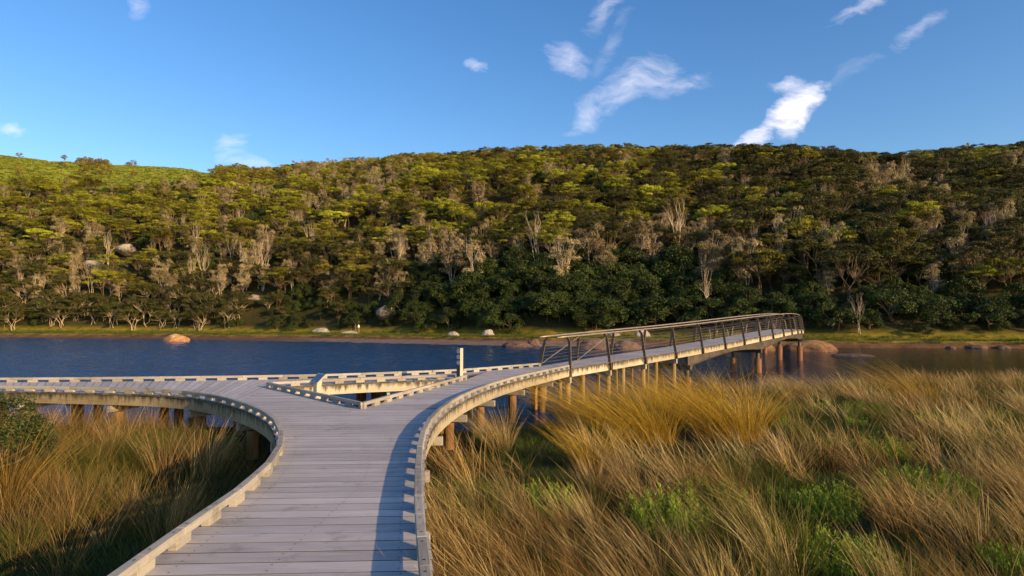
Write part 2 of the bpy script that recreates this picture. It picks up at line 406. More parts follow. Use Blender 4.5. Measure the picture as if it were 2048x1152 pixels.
def far_extra(n, g, c):
    lk = n.links.new
    s = N(n, 'ShaderNodeSeparateXYZ'); lk(g.outputs['Position'], s.inputs[0])
    nz = noise_n(n, g.outputs['Position'], .6, 6, .7)
    z = mth(n, 'ADD', s.outputs[2], mth(n, 'MULTIPLY_ADD', nz, .5, -.25))
    gr = ramp(n, nz, [(.35, (.08, .075, .010)), (.5, (.18, .155, .016)), (.65, (.27, .18, .03))])
    mud = ramp(n, nz, [(.3, (.075, .035, .018)), (.7, (.20, .11, .05))])
    sand = ramp(n, nz, [(.3, (.13, .085, .06)), (.7, (.27, .20, .16))])
    kk = mth(n, 'DIVIDE', s.outputs[0], s.outputs[1])     # the sand bar lies only in the middle reach
    kk = mth(n, 'MULTIPLY', mth(n, 'ABSOLUTE', mth(n, 'ADD', kk, .06)), 4.0)
    sand = mixrgb(n, mth(n, 'MULTIPLY_ADD', kk, 2.5, -2.2, clamp=True), sand, mud)
    w1 = mth(n, 'MULTIPLY_ADD', s.outputs[2], 12, 13.2, clamp=True)       # sand -> mud about z=-1.06
    w2 = mth(n, 'MULTIPLY_ADD', z, 9, 7.3, clamp=True)         # mud -> grass about z=-.78
    w3 = mth(n, 'MULTIPLY_ADD', z, 1.2, .1, clamp=True)       # grass -> forest floor above z 0
    x = mixrgb(n, w1, sand, mud); x = mixrgb(n, w2, x, gr)
    # forest floor; the high open heath stays green
    hz = mth(n, 'MULTIPLY_ADD', s.outputs[2], .12, -5.0, clamp=True)
    heath = ramp(n, noise_n(n, g.outputs['Position'], .35, 8, .75), [(.3, (.09, .11, .015)), (.5, (.20, .23, .03)), (.7, (.30, .30, .05))])
    fl = mixrgb(n, hz, c, heath)
    return mixrgb(n, w3, x, fl)
M['far'] = ground_mat('hill_ground', [(.3, (.02, .018, .008)), (.5, (.045, .04, .014)), (.7, (.08, .06, .028))], .25, .6, far_extra)

ys = [60+i*.5 for i in range(170)]+[145+i*2.2 for i in range(90)]+[350, 380, 430, 500]
ks = [-1.15+i*(2.3/300) for i in range(301)]
hill = grid_obj('hill', ks, ys, far_z, M['far'], warp=lambda k, y: k*y)
xs = [-70+i*3 for i in range(18)]+[-16+i*.28 for i in range(160)]+[29+i*2 for i in range(26)]
ysn = [-30, -20, -12, -6, -2]+[i*.28 for i in range(0, 120)]+[34, 36, 40, 46, 56]
marsh = grid_obj('marsh_ground', xs, ysn, marsh_z, M['marsh'])
grid_obj('riverbed', [-900, 900], [-400, 900], lambda x, y: -3.4, M['bed'])

# water
m, n, b, o = new_mat('river_water'); lk = n.links.new
g = N(n, 'ShaderNodeNewGeometry')
mp = N(n, 'ShaderNodeMapping'); mp.inputs['Scale'].default_value = (.55, 1.3, 1); mp.inputs['Rotation'].default_value = (0, 0, .25); lk(g.outputs['Position'], mp.inputs['Vector'])
n1 = noise_n(n, mp.outputs[0], 1.7, 5, .62, .4); n2 = noise_n(n, mp.outputs[0], 6.0, 3, .6)
hgt = mth(n, 'ADD', n1, mth(n, 'MULTIPLY', n2, .3))
bp = N(n, 'ShaderNodeBump'); bp.inputs['Strength'].default_value = 1.0; bp.inputs['Distance'].default_value = .17
sxy = N(n, 'ShaderNodeSeparateXYZ'); lk(g.outputs['Position'], sxy.inputs[0])
wind_reflect = mth(n, 'MULTIPLY_ADD', mth(n, 'DIVIDE', sxy.outputs[0], mth(n, 'MAXIMUM', sxy.outputs[1], 1)), -1.1, .75, clamp=True)   # the wind dies out towards the right bank; same mask mixes painted reflections
lk(mth(n, 'MULTIPLY_ADD', wind_reflect, .75, .18), bp.inputs['Strength'])
lk(mixrgb(n, wind_reflect, (.005, .011, .014), (.004, .042, .13)), b.inputs['Base Color'])  # sky blue left, hill dark right: reflections put into the base colour
lk(hgt, bp.inputs['Height']); lk(bp.outputs[0], b.inputs['Normal'])
b.inputs['Base Color'].default_value = (.004, .034, .10, 1); b.inputs['Roughness'].default_value = .07; b.inputs['IOR'].default_value = 1.33
M['water'] = m
def wave(x, y):
    amp = .75+.35*noise.noise(Vector((x*.03, y*.08, 40)))
    k = x/max(y, 1); amp *= .15+.95*ss(.62-k*1.3)
    h = .075*noise.noise(Vector((x*.55+y*.12, y*1.05, 0)))+.05*noise.noise(Vector((x*1.4-y*.2, y*2.3, 8)))+.012*noise.noise(Vector((x*3.4, y*5.2, 5)))
    return WATER+amp*h
ysw = [14.0]
while ysw[-1] < 118: ysw.append(ysw[-1]+max(.16, .0034*ysw[-1]))
water_k = [-1.0+i*(2.0/560) for i in range(561)]
wv_o = grid_obj('river_water', water_k, ysw, wave, m, warp=lambda k, y: k*y)
ysw = [-400, 0, 13.99]
grid_obj('river_water', [-900, 900], [-400, 0, 14.0], lambda x, y: WATER-.02, m)

# ------------------------------------------------------------------ boardwalk outline
ZK = 0.135
lk_px = [(222, 1152), (275, 1112), (312, 1085.6), (357.5, 1059), (398.7, 1029), (440, 1001), (470, 982), (511, 952), (537.5, 924), (556, 900), (563.7, 877.5), (562.6, 858.7), (552.5, 838), (530, 821), (500, 808), (462.5, 797), (425, 788.6), (380, 782), (312, 777), (200, 774.0), (60, 771.3), (-100, 769)]
left = [P(a, b_, ZK) for a, b_ in lk_px]
left = [left[0]+(left[0]-left[2])*k for k in (6, 4, 2)]+left
left = smooth_pts(spline(left, .28), 4)
rk_px = [(858, 1152), (850, 1115), (843, 1080), (837, 1020), (836, 960), (838, 905), (843, 870), (852, 848), (868, 826), (890, 808), (920, 790), (960, 773), (1000, 760), (1050, 747.5), (1100, 737), (1137, 729.5)]
right = [P(a, b_, ZK) for a, b_ in rk_px]
right = [right[0]+Vector((.42, -2.6, 0)), right[0]+Vector((.16, -1.2, 0))]+right
right = smooth_pts(spline(right, .28), 4)
fr_px = [(-100, 755.5), (60, 755), (200, 754), (440, 751.5), (530, 750), (650, 748), (807, 742.5), (927, 737.5), (1012, 731), (1080, 725.5)]
far = smooth_pts(spline([P(a, b_, ZK) for a, b_ in fr_px], .28), 4)
hL, hA, hR = P(535, 764, ZK), P(725, 804.5, ZK), P(932, 749.5, ZK)
hM, hE = P(711, 755.5, ZK), P(905, 748.5, ZK)

def near_i(c, p): return min(range(len(c)), key=lambda i: (c[i]-p).length)
def flat(p, z=0.0): return Vector((p.x, p.y, z))

# footbridge edge (right edge stations)
br_px = [1137, 1215, 1285, 1349, 1403, 1450, 1487, 1518, 1545, 1566, 1583, 1595, 1602, 1605]
br_py = [735, 722, 711.5, 702.5, 693, 685, 677, 671, 666, 662, 659, 657, 656, 658]
e0 = flat(right[-1]); st = [e0]; x, y = e0.x, e0.y
for i in range(1, 14):
    k = (br_px[i]-1024)/F; s_ = 2.62
    while True:
        a = k*k+1; bb = -2*(k*x+y); c = x*x+y*y-s_*s_; D = bb*bb-4*a*c
        if D > 0: break
        s_ += .02
    d = (-bb+D**.5)/(2*a); z = EYE-(br_py[i]-640)*d/F-.03
    x, y = k*d, d; st.append(Vector((x, y, z)))
st = smooth_pts(st, 3)
hd = (st[-1]-st[-2]).to_2d(); ang = math.atan2(hd.x, hd.y); zz = st[-1].z
for i in range(8):
    ang -= math.radians(7); zz -= .07+.045*i; p = st[-1]+Vector((math.sin(ang)*2.62, math.cos(ang)*2.62, 0)); p.z = max(-.35, zz); st.append(p)
brR = st
BW = 1.62
def perp_left(c, i):
    d = (c[min(i+1, len(c)-1)]-c[max(0, i-1)]); d.z = 0; d.normalize(); return Vector((-d.y, d.x, 0))
brL = [p+perp_left(brR, i)*BW for i, p in enumerate(brR)]
brL[0] = flat(far[-1]); brL[1] = (brL[1]+brL[0]*.5+brL[2]*.5)/2

# ------------------------------------------------------------------ boardwalk
walk = empty('boardwalk', (-1.5, 6, 0)); tag(walk, 'curving weathered grey timber boardwalk that forks round a triangular opening', 'boardwalk')
TH = .045; PW = .205; GAP = .013
DARK_EDGE = 2
def plank(mb, a0, a1, b1, b0, z0=None):
    """a0,a1: edge one at both plank sides, b0,b1 other edge"""
    ov = random.uniform(-.012, .012)
    d = (b0-a0).normalized()*ov
    t = [a0+d, b0+d, b1+d, a1+d]
    n = (t[1]-t[0]).cross(t[3]-t[0])
    if n.z < 0: t = [t[1], t[0], t[3], t[2]]
    dz = Vector((0, 0, random.uniform(-.0015, .0015)))
    t = [q+dz for q in t]; bt = [q-Vector((0, 0, TH)) for q in t]
    mb.hexa(bt, t, random.random(), 0, u0=random.random()*20)
    mb.m[-4:] = [0, 0, 0, 0] if DARK_EDGE is None else [2]*4   # side faces get a darker wood than the top
def nails(mb, p, dirv, z):
    for sx in (-.055, .055):
        c = p+dirv*sx+Vector((random.uniform(-.004, .004), 0, z+.0025)); r = .0075
        vs = [c+Vector((math.cos(a)*r, math.sin(a)*r, 0)) for a in (0, 1.05, 2.09, 3.14, 4.19, 5.24)]
        mb.face(vs, [(0, 0)]*6, .5, 1)
def crossing(c, v, ex, ey, lo=0, hi=None):
    """point where polyline c crosses the line  n.p = v"""
    hi = hi or len(c)
    for i in range(lo, hi-1):
        a = -ex*c[i].x+ey*c[i].y; b_ = -ex*c[i+1].x+ey*c[i+1].y
        if (a-v)*(b_-v) <= 0 and a != b_:
            return c[i].lerp(c[i+1], (v-a)/(b_-a))
    return None
EX, EY = math.sin(math.radians(2.6)), math.cos(math.radians(2.6))
E = Vector((EY, EX, 0)); NV = Vector((-EX, EY, 0))
iA = near_i(left, P(462.5, 797, ZK)); A = left[iA]; Bfar = far[near_i(far, Vector((-6.6, 17.9, ZK)))]
deck = MB()
v = 1.0
apv = -EX*hA.x+EY*hA.y
Bv = -EX*hL.x+EY*hL.y
lineAB = [A, Bfar]
while v < Bv:
    v0, v1 = v+GAP/2, v+PW-GAP/2
    ok = []
    for vv in (v0, v1):
        l = crossing(left, vv, EX, EY, 0, iA+1) or crossing(lineAB, vv, EX, EY)
        r = crossing(right, vv, EX, EY) if vv < apv+.02 else crossing([hA, hL], vv, EX, EY)
        ok.append((l, r))
    v += PW
    if any(q is None for pr in ok for q in pr): continue
    (l0, r0), (l1, r1) = ok
    if r0.x-l0.x < .1: continue
    el = .07 if crossing(left, v0, EX, EY, 0, iA+1) else .0
    er = .07
    l0, l1, r0, r1 = [flat(q) for q in (l0, l1, r0, r1)]
    l0 = l0-E*el; l1 = l1-E*el; r0 = r0+E*er; r1 = r1+E*er
    W = r0.x-l0.x
    if W > 3.6:
        f = .5+random.uniform(-.12, .12)
        m0, m1 = l0.lerp(r0, f), l1.lerp(r1, f)
        plank(deck, l0, l1, m1-E*.004, m0-E*.004); plank(deck, m0+E*.004, m1+E*.004, r1, r0)
    else: plank(deck, l0, l1, r1, r0)
    if v < 14:
        mid = (v0+v1)/2
        for fr in (.12, .5, .88) if W < 3.6 else (.08, .3, .5, .7, .92):
            c = l0.lerp(r0, fr)+NV*((v1-v0)/2)
            c = c+E*(.25*math.sin(v*.7+fr*5) if .2 < fr < .8 else 0)
            nails(deck, c, NV, 0)
def ruled(mb, pairs, width=PW, out0=0.0, out1=0.0):
    """planks between two edges given as matched key pairs"""
    for (a0, b0), (a1, b1) in zip(pairs, pairs[1:]):
        ln = max((a1-a0).length, (b1-b0).length)*.5+min((a1-a0).length, (b1-b0).length)*.5
        n_ = max(1, round(ln/width))
        for k in range(n_):
            s0 = (k+.5*GAP/max(.02, ln/n_))/n_; s1 = (k+1-.5*GAP/max(.02, ln/n_))/n_
            q = [a0.lerp(a1, s0), a0.lerp(a1, s1), b0.lerp(b1, s1), b0.lerp(b1, s0)]
            u = (q[3]-q[0]).normalized()
            q[0] -= u*out0; q[1] -= u*out0; q[2] += u*out1; q[3] += u*out1
            plank(mb, *q)
def matched(c0, c1, n_):
    a = resample([flat(p, p.z-ZK) for p in c0], n=n_); b_ = resample([flat(p, p.z-ZK) for p in c1], n=n_); return list(zip(a, b_))
# left arm
iF = near_i(far, Bfar)
ruled(deck, matched(left[iA:], far[:iF+1][::-1], 14), PW, .07, .07)
# far walkway
Lst = [hL, hM, hE, hR]
ruled(deck, [(flat(hL), flat(Bfar)), (flat(hM), flat(far[near_i(far, hM+Vector((0, 1.9, 0)))])), (flat(hE), flat(far[near_i(far, hE+Vector((-.75, 1.8, 0)))]))], PW, .06, .07)
# from the right corner to where both ways have merged
Ep = far[near_i(far, Vector((-.2, 21.2, ZK)))]
i0 = near_i(far, hE+Vector((-.75, 1.8, 0)))
ruled(deck, matched([hE, Ep], far[i0:near_i(far, Ep)+1], 6), PW, .0, .07)
# right arm
iAr = min(range(len(right)), key=lambda i: abs((-EX*right[i].x+EY*right[i].y)-apv-.02))
iRr = near_i(right, hR+Vector((1.35, -.85, 0))); iEr = near_i(right, Ep+Vector((1.2, -1.1, 0)))
ruled(deck, matched([hA, hR], right[iAr:iRr+1], 12), PW, .06, .07)
ruled(deck, matched([hR, Ep], right[iRr:iEr+1], 8), PW, .0, .07)
ruled(deck, matched(far[near_i(far, Ep):], right[iEr:], 5), PW, .07, .07)
addpart(deck, 'deck', [M['deck'], M['bolt'], M['edge']], walk)

# kerbs: rails on spacer blocks
def offset(c, d):
    r = []
    for i, p in enumerate(c):
        r.append(p+perp_left(c, i)*d)
    return r
block_jobs = []
def kerb(c, first=.0, blk=.24, pitch=.56, piece=2):
    """c is the top centre line; blocks every pitch, rail timbers spanning a few blocks"""
    n_ = max(2, round(sum((c[i+1]-c[i]).length for i in range(len(c)-1))/pitch))
    q = resample(c, n=n_)
    for i in range(1, len(q)-1, 2):   # straight timbers two bays long, so the curve is a chain of chords
        if i+1 < len(q): q[i] = q[i].lerp((q[i-1]+q[i+1])/2, .85)
    nrm = [perp_left(q, i) for i in range(len(q))]
    i = 0
    while i < len(q)-1:
        j = min(len(q)-1, i+piece)
        if len(q)-1-j < 2: j = len(q)-1
        mb = MB(); t = random.random()
        for k in range(i, j):
            a, b_ = q[k]-Vector((0, 0, .033)), q[k+1]-Vector((0, 0, .033))
            d = (b_-a).normalized()
            if k == i: a = a+d*.004
            if k == j-1: b_ = b_-d*.004
            mb.beam(a, b_, .076, .065, t, 0, mitre0=-nrm[k] if k > i else None, mitre1=-nrm[k+1] if k < j-1 else None)
            for e, pt in ((.1, a), (-.1, b_)):
                c0 = pt+d*e+Vector((0, 0, .033)); r = .011
                mb.face([c0+Vector((math.cos(x)*r, math.sin(x)*r, .001)) for x in [z*math.pi/4 for z in range(8)]], [(0, 0)]*8, .5, 1)
        o = addpart(mb, 'kerb_rail', [M['kerb'], M['bolt']], walk, bevel=.006)
        for k in range(i, j+1):
            if k == j and j < len(q)-1: continue
            d = (q[min(k+1, len(q)-1)]-q[max(0, k-1)]).normalized(); c0 = flat(q[k], .0345)
            e0_, e1_ = (-blk/2, blk/2)
            if k == 0: e0_ = 0
            if k == len(q)-1: e1_ = 0
            block_jobs.append((o, c0+d*e0_, c0+d*e1_, t+random.uniform(-.1, .1)))
        i = j
kerb(left); kerb(right)
kerb(far)
kerb([hL, hA]); kerb([hA, hR]); 
kerb([hL+Vector((.11, .02, 0)), hM, hE, hR+Vector((-.25, .02, 0))])
block_jobs.sort(key=lambda j: -(j[1].x**2+j[1].y**2) if j[1].y < 3.3 else (j[1].x**2+j[1].y**2))
hidden = [j for j in block_jobs if j[1].y < 3.3]; vis = sorted([j for j in block_jobs if j[1].y >= 3.3], key=lambda j: j[1].length)
for (par, a, b_, t) in vis[:100]:
    mb = MB(); mb.beam(a, b_, .070, .068, max(0, min(1, t))); addpart(mb, 'kerb_block', M['kerb'], par, bevel=.004)
rest = MB()
for (par, a, b_, t) in vis[100:]: rest.beam(a, b_, .070, .068, max(0, min(1, t)))
if rest.f: tag(addpart(rest, 'kerb_blocks', M['kerb'], walk), kind='stuff')

# edge bearers under the deck, crossheads and piles
def bearer(c, inset, z=-.165, h=.235, piece=9, w=.075, name='bearer', mat='fascia'):
    c2 = [flat(p, p.z-ZK) for p in c]; nr = [perp_left(c2, i) for i in range(len(c2))]
    q = [p+nr[i]*inset for i, p in enumerate(c2)]; i = 0
    while i < len(q)-1:
        j = min(len(q)-1, i+piece)
        if len(q)-1-j < 3: j = len(q)-1
        mb = MB(); t = random.random()
        for k in range(i, j):
            a, b_ = q[k]+Vector((0, 0, z)), q[k+1]+Vector((0, 0, z)); d = (b_-a).normalized()
            if k == i: a = a+d*.003
            if k == j-1: b_ = b_-d*.003
            mb.beam(a, b_, w, h, t, 0, mitre0=-nr[k] if k > i else None, mitre1=-nr[k+1] if k < j-1 else None)
        # uv v for the stain runs: height inside the board
        addpart(mb, name, M[mat], walk); i = j
bearer(left, -.0, mat='fascia_dark'); bearer(right, .0); bearer(far, 0.0)
bearer(resample([hL, hM, hE], step=.5), -.03); bearer(resample([hL, hA], step=.5), .03); bearer(resample([hA, hR], step=.5), .03)
def pile_pair(c, i, span, width=.24, z0=-.285, mat='pile', over=.12, root=None, inset=.28, crosshead=True):
    root = root or walk
    p = flat(c[i], z0-.10); d = perp_left(c, i)*(1 if span > 0 else -1); W = abs(span)
    if crosshead:
        mb = MB(); mb.beam(p-d*over, p+d*(W+over), .09, .15, random.random()); addpart(mb, 'crosshead', M['kerb'], root, bevel=.006)
    for s_ in (inset, W-inset):
        a = p+d*s_+Vector((0, 0, -.096)); a = a if crosshead else p+d*s_+Vector((0, 0, .1))
        mb = MB(); bt = Vector((a.x, a.y, -2.6))
        mb.tube([bt, (a+bt)/2, a], [width/2, width/2*.97, width/2*.94], 14, random.random())
        addpart(mb, 'pile', M[mat], root, smooth=False)
for i in range(8, len(right), 9): pile_pair(right, i, 1.6)
for i in range(10, len(left), 9): pile_pair(left, i, -1.5 if i < 60 else -2.1, over=.03)
for i in range(6, len(far), 9): pile_pair(far, i, -1.6)
mb = MB(); c0 = flat(P(716, 776, -.3))+Vector((.1, 0, -.38))
for dx in (0, .42):
    mb2 = MB(); mb2.tube([(c0.x+dx, c0.y+dx*.3, -2.6), (c0.x+dx, c0.y+dx*.3, -.29)], .15, 14, .3); addpart(mb2, 'pile', M['pile'], walk)

# ------------------------------------------------------------------ footbridge
bridge = empty('footbridge', flat(brR[0])); tag(bridge, 'long humped footbridge with wire balustrades curving across the river', 'footbridge')
def sub(c, n_):
    q = spline(c, 9999) if False else None
    pts = []
    for i in range(len(c)-1):
        a = c[max(0, i-1)]; b_ = c[i]; c_ = c[i+1]; d = c[min(len(c)-1, i+2)]
        for k in range(n_):
            t = k/n_; pts.append(.5*((2*b_)+(c_-a)*t+(2*a-5*b_+4*c_-d)*t*t+(3*b_-a-3*c_+d)*t**3))
    pts.append(c[-1]); return pts
SUBN = 4
R4, L4 = sub(brR, SUBN), sub(brL, SUBN)
bd = MB(); ruled(bd, list(zip(L4, R4)), PW*.9, .05, .05); addpart(bd, 'deck', [M['deck'], M['bolt'], M['edge']], bridge)
up = Vector((0, 0, 1))
NP = len(brR)
for side, c in ((-1, brR), (1, brL)):
    for i in range(NP-1):           # fascia board between each two posts
        a, b_ = c[i], c[i+1]; d = (b_-a).normalized(); s0 = -side
        mb = MB(); cc = (R4 if side < 0 else L4)[i*SUBN:(i+1)*SUBN+1]
        t = random.random()
        for k in range(SUBN):
            q0, q1 = cc[k]+up*-.18, cc[k+1]+up*-.18
            if k == 0: q0 = q0+(q1-q0)*.35 if i else q0
            if k == SUBN-1: q1 = q0.lerp(q1, .85)
            mb.beam(q0, q1, .07, .26, t)
        addpart(mb, 'fascia_board', M['fascia'], bridge)
        o = None
    for i in range(NP):
        out_ = perp_left(brR, i)*side; d = (c[min(i+1, NP-1)]-c[max(0, i-1)]).normalized()
        p = c[i]; rake = d*.22 if i == 0 else Vector((0, 0, 0))
        mb = MB()
        k0 = p+out_*.09-up*.31; k1 = p-out_*.10+up*.97+rake*.9; k2 = p-out_*.22+up*1.10+rake
        sd = Vector((d.x, d.y, 0)).normalized()
        for q0, q1, w0 in ((k0, k1, .11), (k1-up*.0, k2, .08)):
            mb.beam(q0, q1, .045, w0, .5, 0, up=sd.cross((q1-q0).normalized()))
        addpart(mb, 'post', M['steel'], bridge)
        mb = MB(); mb.beam(p+out_*.05-up*.18-d*.05, p-out_*.30-up*.18-d*.05, .12, .14, .5); addpart(mb, 'bracket', M['girder'], bridge)
    # handrail
    RC = R4 if side < 0 else L4
    pts = []
    for k, p in enumerate(RC):
        out_ = perp_left(RC, k)*side; pts.append(p-out_*.24+up*1.13)
    pts[0] = pts[0]+(pts[0]-pts[1]).normalized()*.35
    mb = MB(); mb.tube(pts, .033, 8); addpart(mb, 'handrail', M['rail'], bridge, smooth=True)
    for w_ in range(7):
        h_ = .12+w_*.13; pts = []
        for k, p in enumerate(RC):
            out_ = perp_left(RC, k)*side
            f_ = (h_+.31)/1.28
            q = p+out_*(.09-.19*f_)+up*h_
            if k == 0: q = q+(RC[1]-RC[0]).normalized()*.22*f_
            pts.append(q)
        mb = MB(); mb.tube(pts, .0045, 4, cap=False); addpart(mb, 'wire', M['wire'], bridge)
    a = c[0]-perp_left(brR, 0)*side*-.02+up*.05; b_ = c[1]-perp_left(brR, 1)*side*.12+up*.98
    mb = MB(); mb.tube([a, b_], .012, 6); addpart(mb, 'brace', M['rail'], bridge)
# steel girders from the first pier on
gi0 = int(3.5*SUBN)
for RC, side in ((R4, -1), (L4, 1)):
    mb = MB(); seg = RC[gi0:gi0+int(12*SUBN)]
    for k in range(len(seg)-1):
        def dep(j):
            u = (gi0+j)/SUBN; best = min(abs(u-p_) for p_ in (3.5, 7.2, 12.0)); span = 3.7 if u < 7.2 else 4.8
            return .17+.30*(1-min(1, best/(span/2)))**1.6
        nr = perp_left(RC, gi0+k); nr2 = perp_left(RC, gi0+k+1)
        a, b_ = seg[k]-up*.315+nr*(-side*-.0)-nr*side*.10, seg[k+1]-up*.315-nr2*side*.10
        da, db = dep(k), dep(k+1)
        wv = nr*.05; w2 = nr2*.05
        t4 = [a-wv, b_-w2, b_+w2, a+wv]; b4 = [t4[0]-up*da, t4[1]-up*db, t4[2]-up*db, t4[3]-up*da]
        mb.hexa(b4, t4, .5)
        fl = [a-wv*1.9, b_-w2*1.9, b_+w2*1.9, a+wv*1.9]
        lo = [fl[0]-up*da, fl[1]-up*db, fl[2]-up*db, fl[3]-up*da]
        mb.hexa([q-up*.03 for q in lo], [q-up*.002 for q in lo], .5)
    addpart(mb, 'girder', M['girder'], bridge)
def at_station(u):
    k = int(u*SUBN); return R4[k], L4[k], perp_left(R4, k)
for u, r in ((3.6, .19), (7.2, .20), (12.0, .20), (16.5, .2)):
    a, b_, nr = at_station(u)
    z = a.z-.84
    mb = MB(); mb.beam(flat(a-nr*.12, z), flat(b_+nr*.12, z), .22, .2, .5); addpart(mb, 'crosshead', M['girder'], bridge)
    for p in (a+nr*.10, b_-nr*.10):
        mb = MB(); mb.tube([flat(p, z-.55), flat(p, z-.101)], .11, 12); addpart(mb, 'bearing_column', M['girder'], bridge)
        mb = MB(); mb.tube([flat(p, -3.2), flat(p, -2), flat(p, z-.45)], r, 18, .5); addpart(mb, 'pile', M['rust'], bridge, smooth=False)
for i in (0, 1, 2, 3):
    a, b_, nr = at_station(i+.0)
    z = a.z-.42
    mb = MB(); mb.beam(flat(a-nr*.10, z), flat(b_+nr*.10, z), .10, .2, .5); addpart(mb, 'crosshead', M['kerb'], bridge)
    d = (brR[i+1]-brR[i]).normalized()
    for p in (a+nr*.12+d*.11, b_-nr*.1+d*.11):
        mb = MB(); mb.tube([flat(p, -2.8), flat(p, z+.12)], .10, 12, random.random()); addpart(mb, 'pile', M['palepile'], bridge)
    if i < 3:
        a, b_, nr = at_station(i+.5)
        for p in (a+nr*.2, b_-nr*.15):
            mb = MB(); mb.tube([flat(p, -2.8), flat(p, a.z-.33)], .085, 12, random.random()); addpart(mb, 'pile', M['palepile'], bridge)

# ------------------------------------------------------------------ signs
bp_ = P(921, 754, 0.0)
sign = empty('sign_post', bp_); tag(sign, 'square timber post with three round blue symbols beside the boardwalk fork', 'sign')
c0 = flat(P(919, 751.5, ZK)); h_ = 1.0
c0 = c0+Vector((0, .11, 0))
ang = math.radians(55)
ax = Vector((math.cos(ang), math.sin(ang), 0)); ay = Vector((-math.sin(ang), math.cos(ang), 0)); hw = .068
def boxat(mb, c, ax, ay, hx, hy, z0, z1, tint=.5, mi=0):
    q = [c-ax*hx-ay*hy, c+ax*hx-ay*hy, c+ax*hx+ay*hy, c-ax*hx+ay*hy]
    # grain runs up the post: use beam
    mb.beam(flat(c, z0), flat(c, z1), hx*2, hy*2, tint, mi, up=ay)
mb = MB(); boxat(mb, c0, ax, ay, hw, hw, -.1, .93); addpart(mb, 'post', M['post'], sign, bevel=.006)
faces_n = -ax if (-ax).dot(Vector((0, -1, 0))) > 0 and ax.x > .6 else -ay
left_n = -ax   # face that looks to the left and to the camera
mbp = MB(); fc = c0+left_n*(hw+.003)
mbp.beam(flat(fc, .02), flat(fc, .925), .006, .132, .5, 0, up=ay); addpart(mbp, 'shade_plate', plain('plate_shade', (.045, .045, .05), .6), sign)  # dark sheet added so the post's left face looks unlit
for k in range(3):
    zc = .84-.165*k; cc = flat(fc, zc)+left_n*.004
    mb = MB(); n_ = 20
    disc = [cc+ay*math.cos(t)*.060+up*math.sin(t)*.060 for t in [2*math.pi*q/n_ for q in range(n_)]][::-1]
    mb.face(disc, [(0, 0)]*n_, .5, 0)
    ring = [[cc+left_n*.0015+ay*math.cos(t)*r+up*math.sin(t)*r for t in [2*math.pi*q/n_ for q in range(n_)]] for r in (.058, .042)]
    for q in range(n_):
        mb.face([ring[0][q], ring[0][(q+1) % n_], ring[1][(q+1) % n_], ring[1][q]], [(0, 0)]*4, .5, 1)
    # simple arrow / figure marks
    f2_ = cc+left_n*.002
    if k == 1: shp = [(-.028, 0), (0, .022), (0, .009), (.026, .009), (.026, -.009), (0, -.009), (0, -.022)]
    elif k == 0: shp = [(-.007, -.028), (.007, -.028), (.010, .0), (.024, .006), (.0, .028), (-.024, .006), (-.010, 0)]
    else: shp = [(-.018, -.024), (.014, -.026), (.006, -.008), (.022, .008), (.004, .026), (-.01, .01), (-.022, .004)]
    mb.face([f2_+ay*(-a_)+up*b2 for a_, b2 in shp], [(0, 0)]*7, .5, 1)
    addpart(mb, 'symbol_disc', [M['signblue'], M['signwhite']], sign)

ip = flat(P(632, 779, ZK))+Vector((.0, .10, 0))
info = empty('information_stand', ip); tag(info, 'low timber lectern post with sloping panel at the triangular opening', 'information stand')
mb = MB(); boxat(mb, ip, ax, ay, .068, .068, -.25, .34); addpart(mb, 'post', M['post'], info, bevel=.006)
tn = (Vector((-.55, -.45, .75))).normalized(); e1 = Vector((.62, -.78, 0)).cross(up).normalized()
e1 = tn.cross(up).normalized(); e2 = e1.cross(tn).normalized()
pc = flat(ip, .39)
def slab(mb, c, a, b_, nn, ha, hb, t, mi=0, tint=.5):
    q = [c-a*ha-b_*hb, c+a*ha-b_*hb, c+a*ha+b_*hb, c-a*ha+b_*hb]
    if (q[1]-q[0]).cross(q[3]-q[0]).dot(nn) < 0: q = q[::-1]
    mb.hexa([p-nn*t for p in q], q, tint, mi)
mb = MB(); slab(mb, pc, e1, e2, tn, .23, .15, .03); addpart(mb, 'panel_board', M['post'], info, bevel=.004)
mb = MB(); slab(mb, pc+tn*.004, e1, e2, tn, .19, .115, .003); addpart(mb, 'panel', M['panel'], info)

# small marker on the far bank
q = P(717, 667, -.6)
mk = MB(); mk.tube([flat(q, -.7), flat(q, .45)], [.16, .15], 10); mk.tube([flat(q, .45), flat(q, .85)], [.20, .17], 10, mi=1); mk.tube([flat(q, .85), flat(q, .98)], [.08, .03], 8, mi=1)
o = mk.build('marker_post', [M['bark_dark'], plain('white_paint', (.75, .7, .62), .6)], None); tag(o, 'small white topped marker post standing on the far grassy bank', 'post')

# ------------------------------------------------------------------ rocks
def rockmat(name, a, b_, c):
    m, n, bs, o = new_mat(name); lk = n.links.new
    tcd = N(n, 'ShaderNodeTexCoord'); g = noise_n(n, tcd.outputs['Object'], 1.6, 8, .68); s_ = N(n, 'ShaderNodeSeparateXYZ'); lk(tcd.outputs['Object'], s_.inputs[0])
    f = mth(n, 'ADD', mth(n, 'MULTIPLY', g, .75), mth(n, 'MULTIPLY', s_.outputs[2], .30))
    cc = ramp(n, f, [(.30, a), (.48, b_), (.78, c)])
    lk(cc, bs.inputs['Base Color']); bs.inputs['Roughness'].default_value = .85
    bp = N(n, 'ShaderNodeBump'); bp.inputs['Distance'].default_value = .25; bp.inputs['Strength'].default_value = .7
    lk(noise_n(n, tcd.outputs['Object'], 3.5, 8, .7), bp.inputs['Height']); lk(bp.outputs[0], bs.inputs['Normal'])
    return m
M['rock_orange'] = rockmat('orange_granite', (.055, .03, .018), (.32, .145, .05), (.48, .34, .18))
M['rock_grey'] = rockmat('grey_granite', (.10, .085, .065), (.27, .235, .19), (.45, .41, .34))
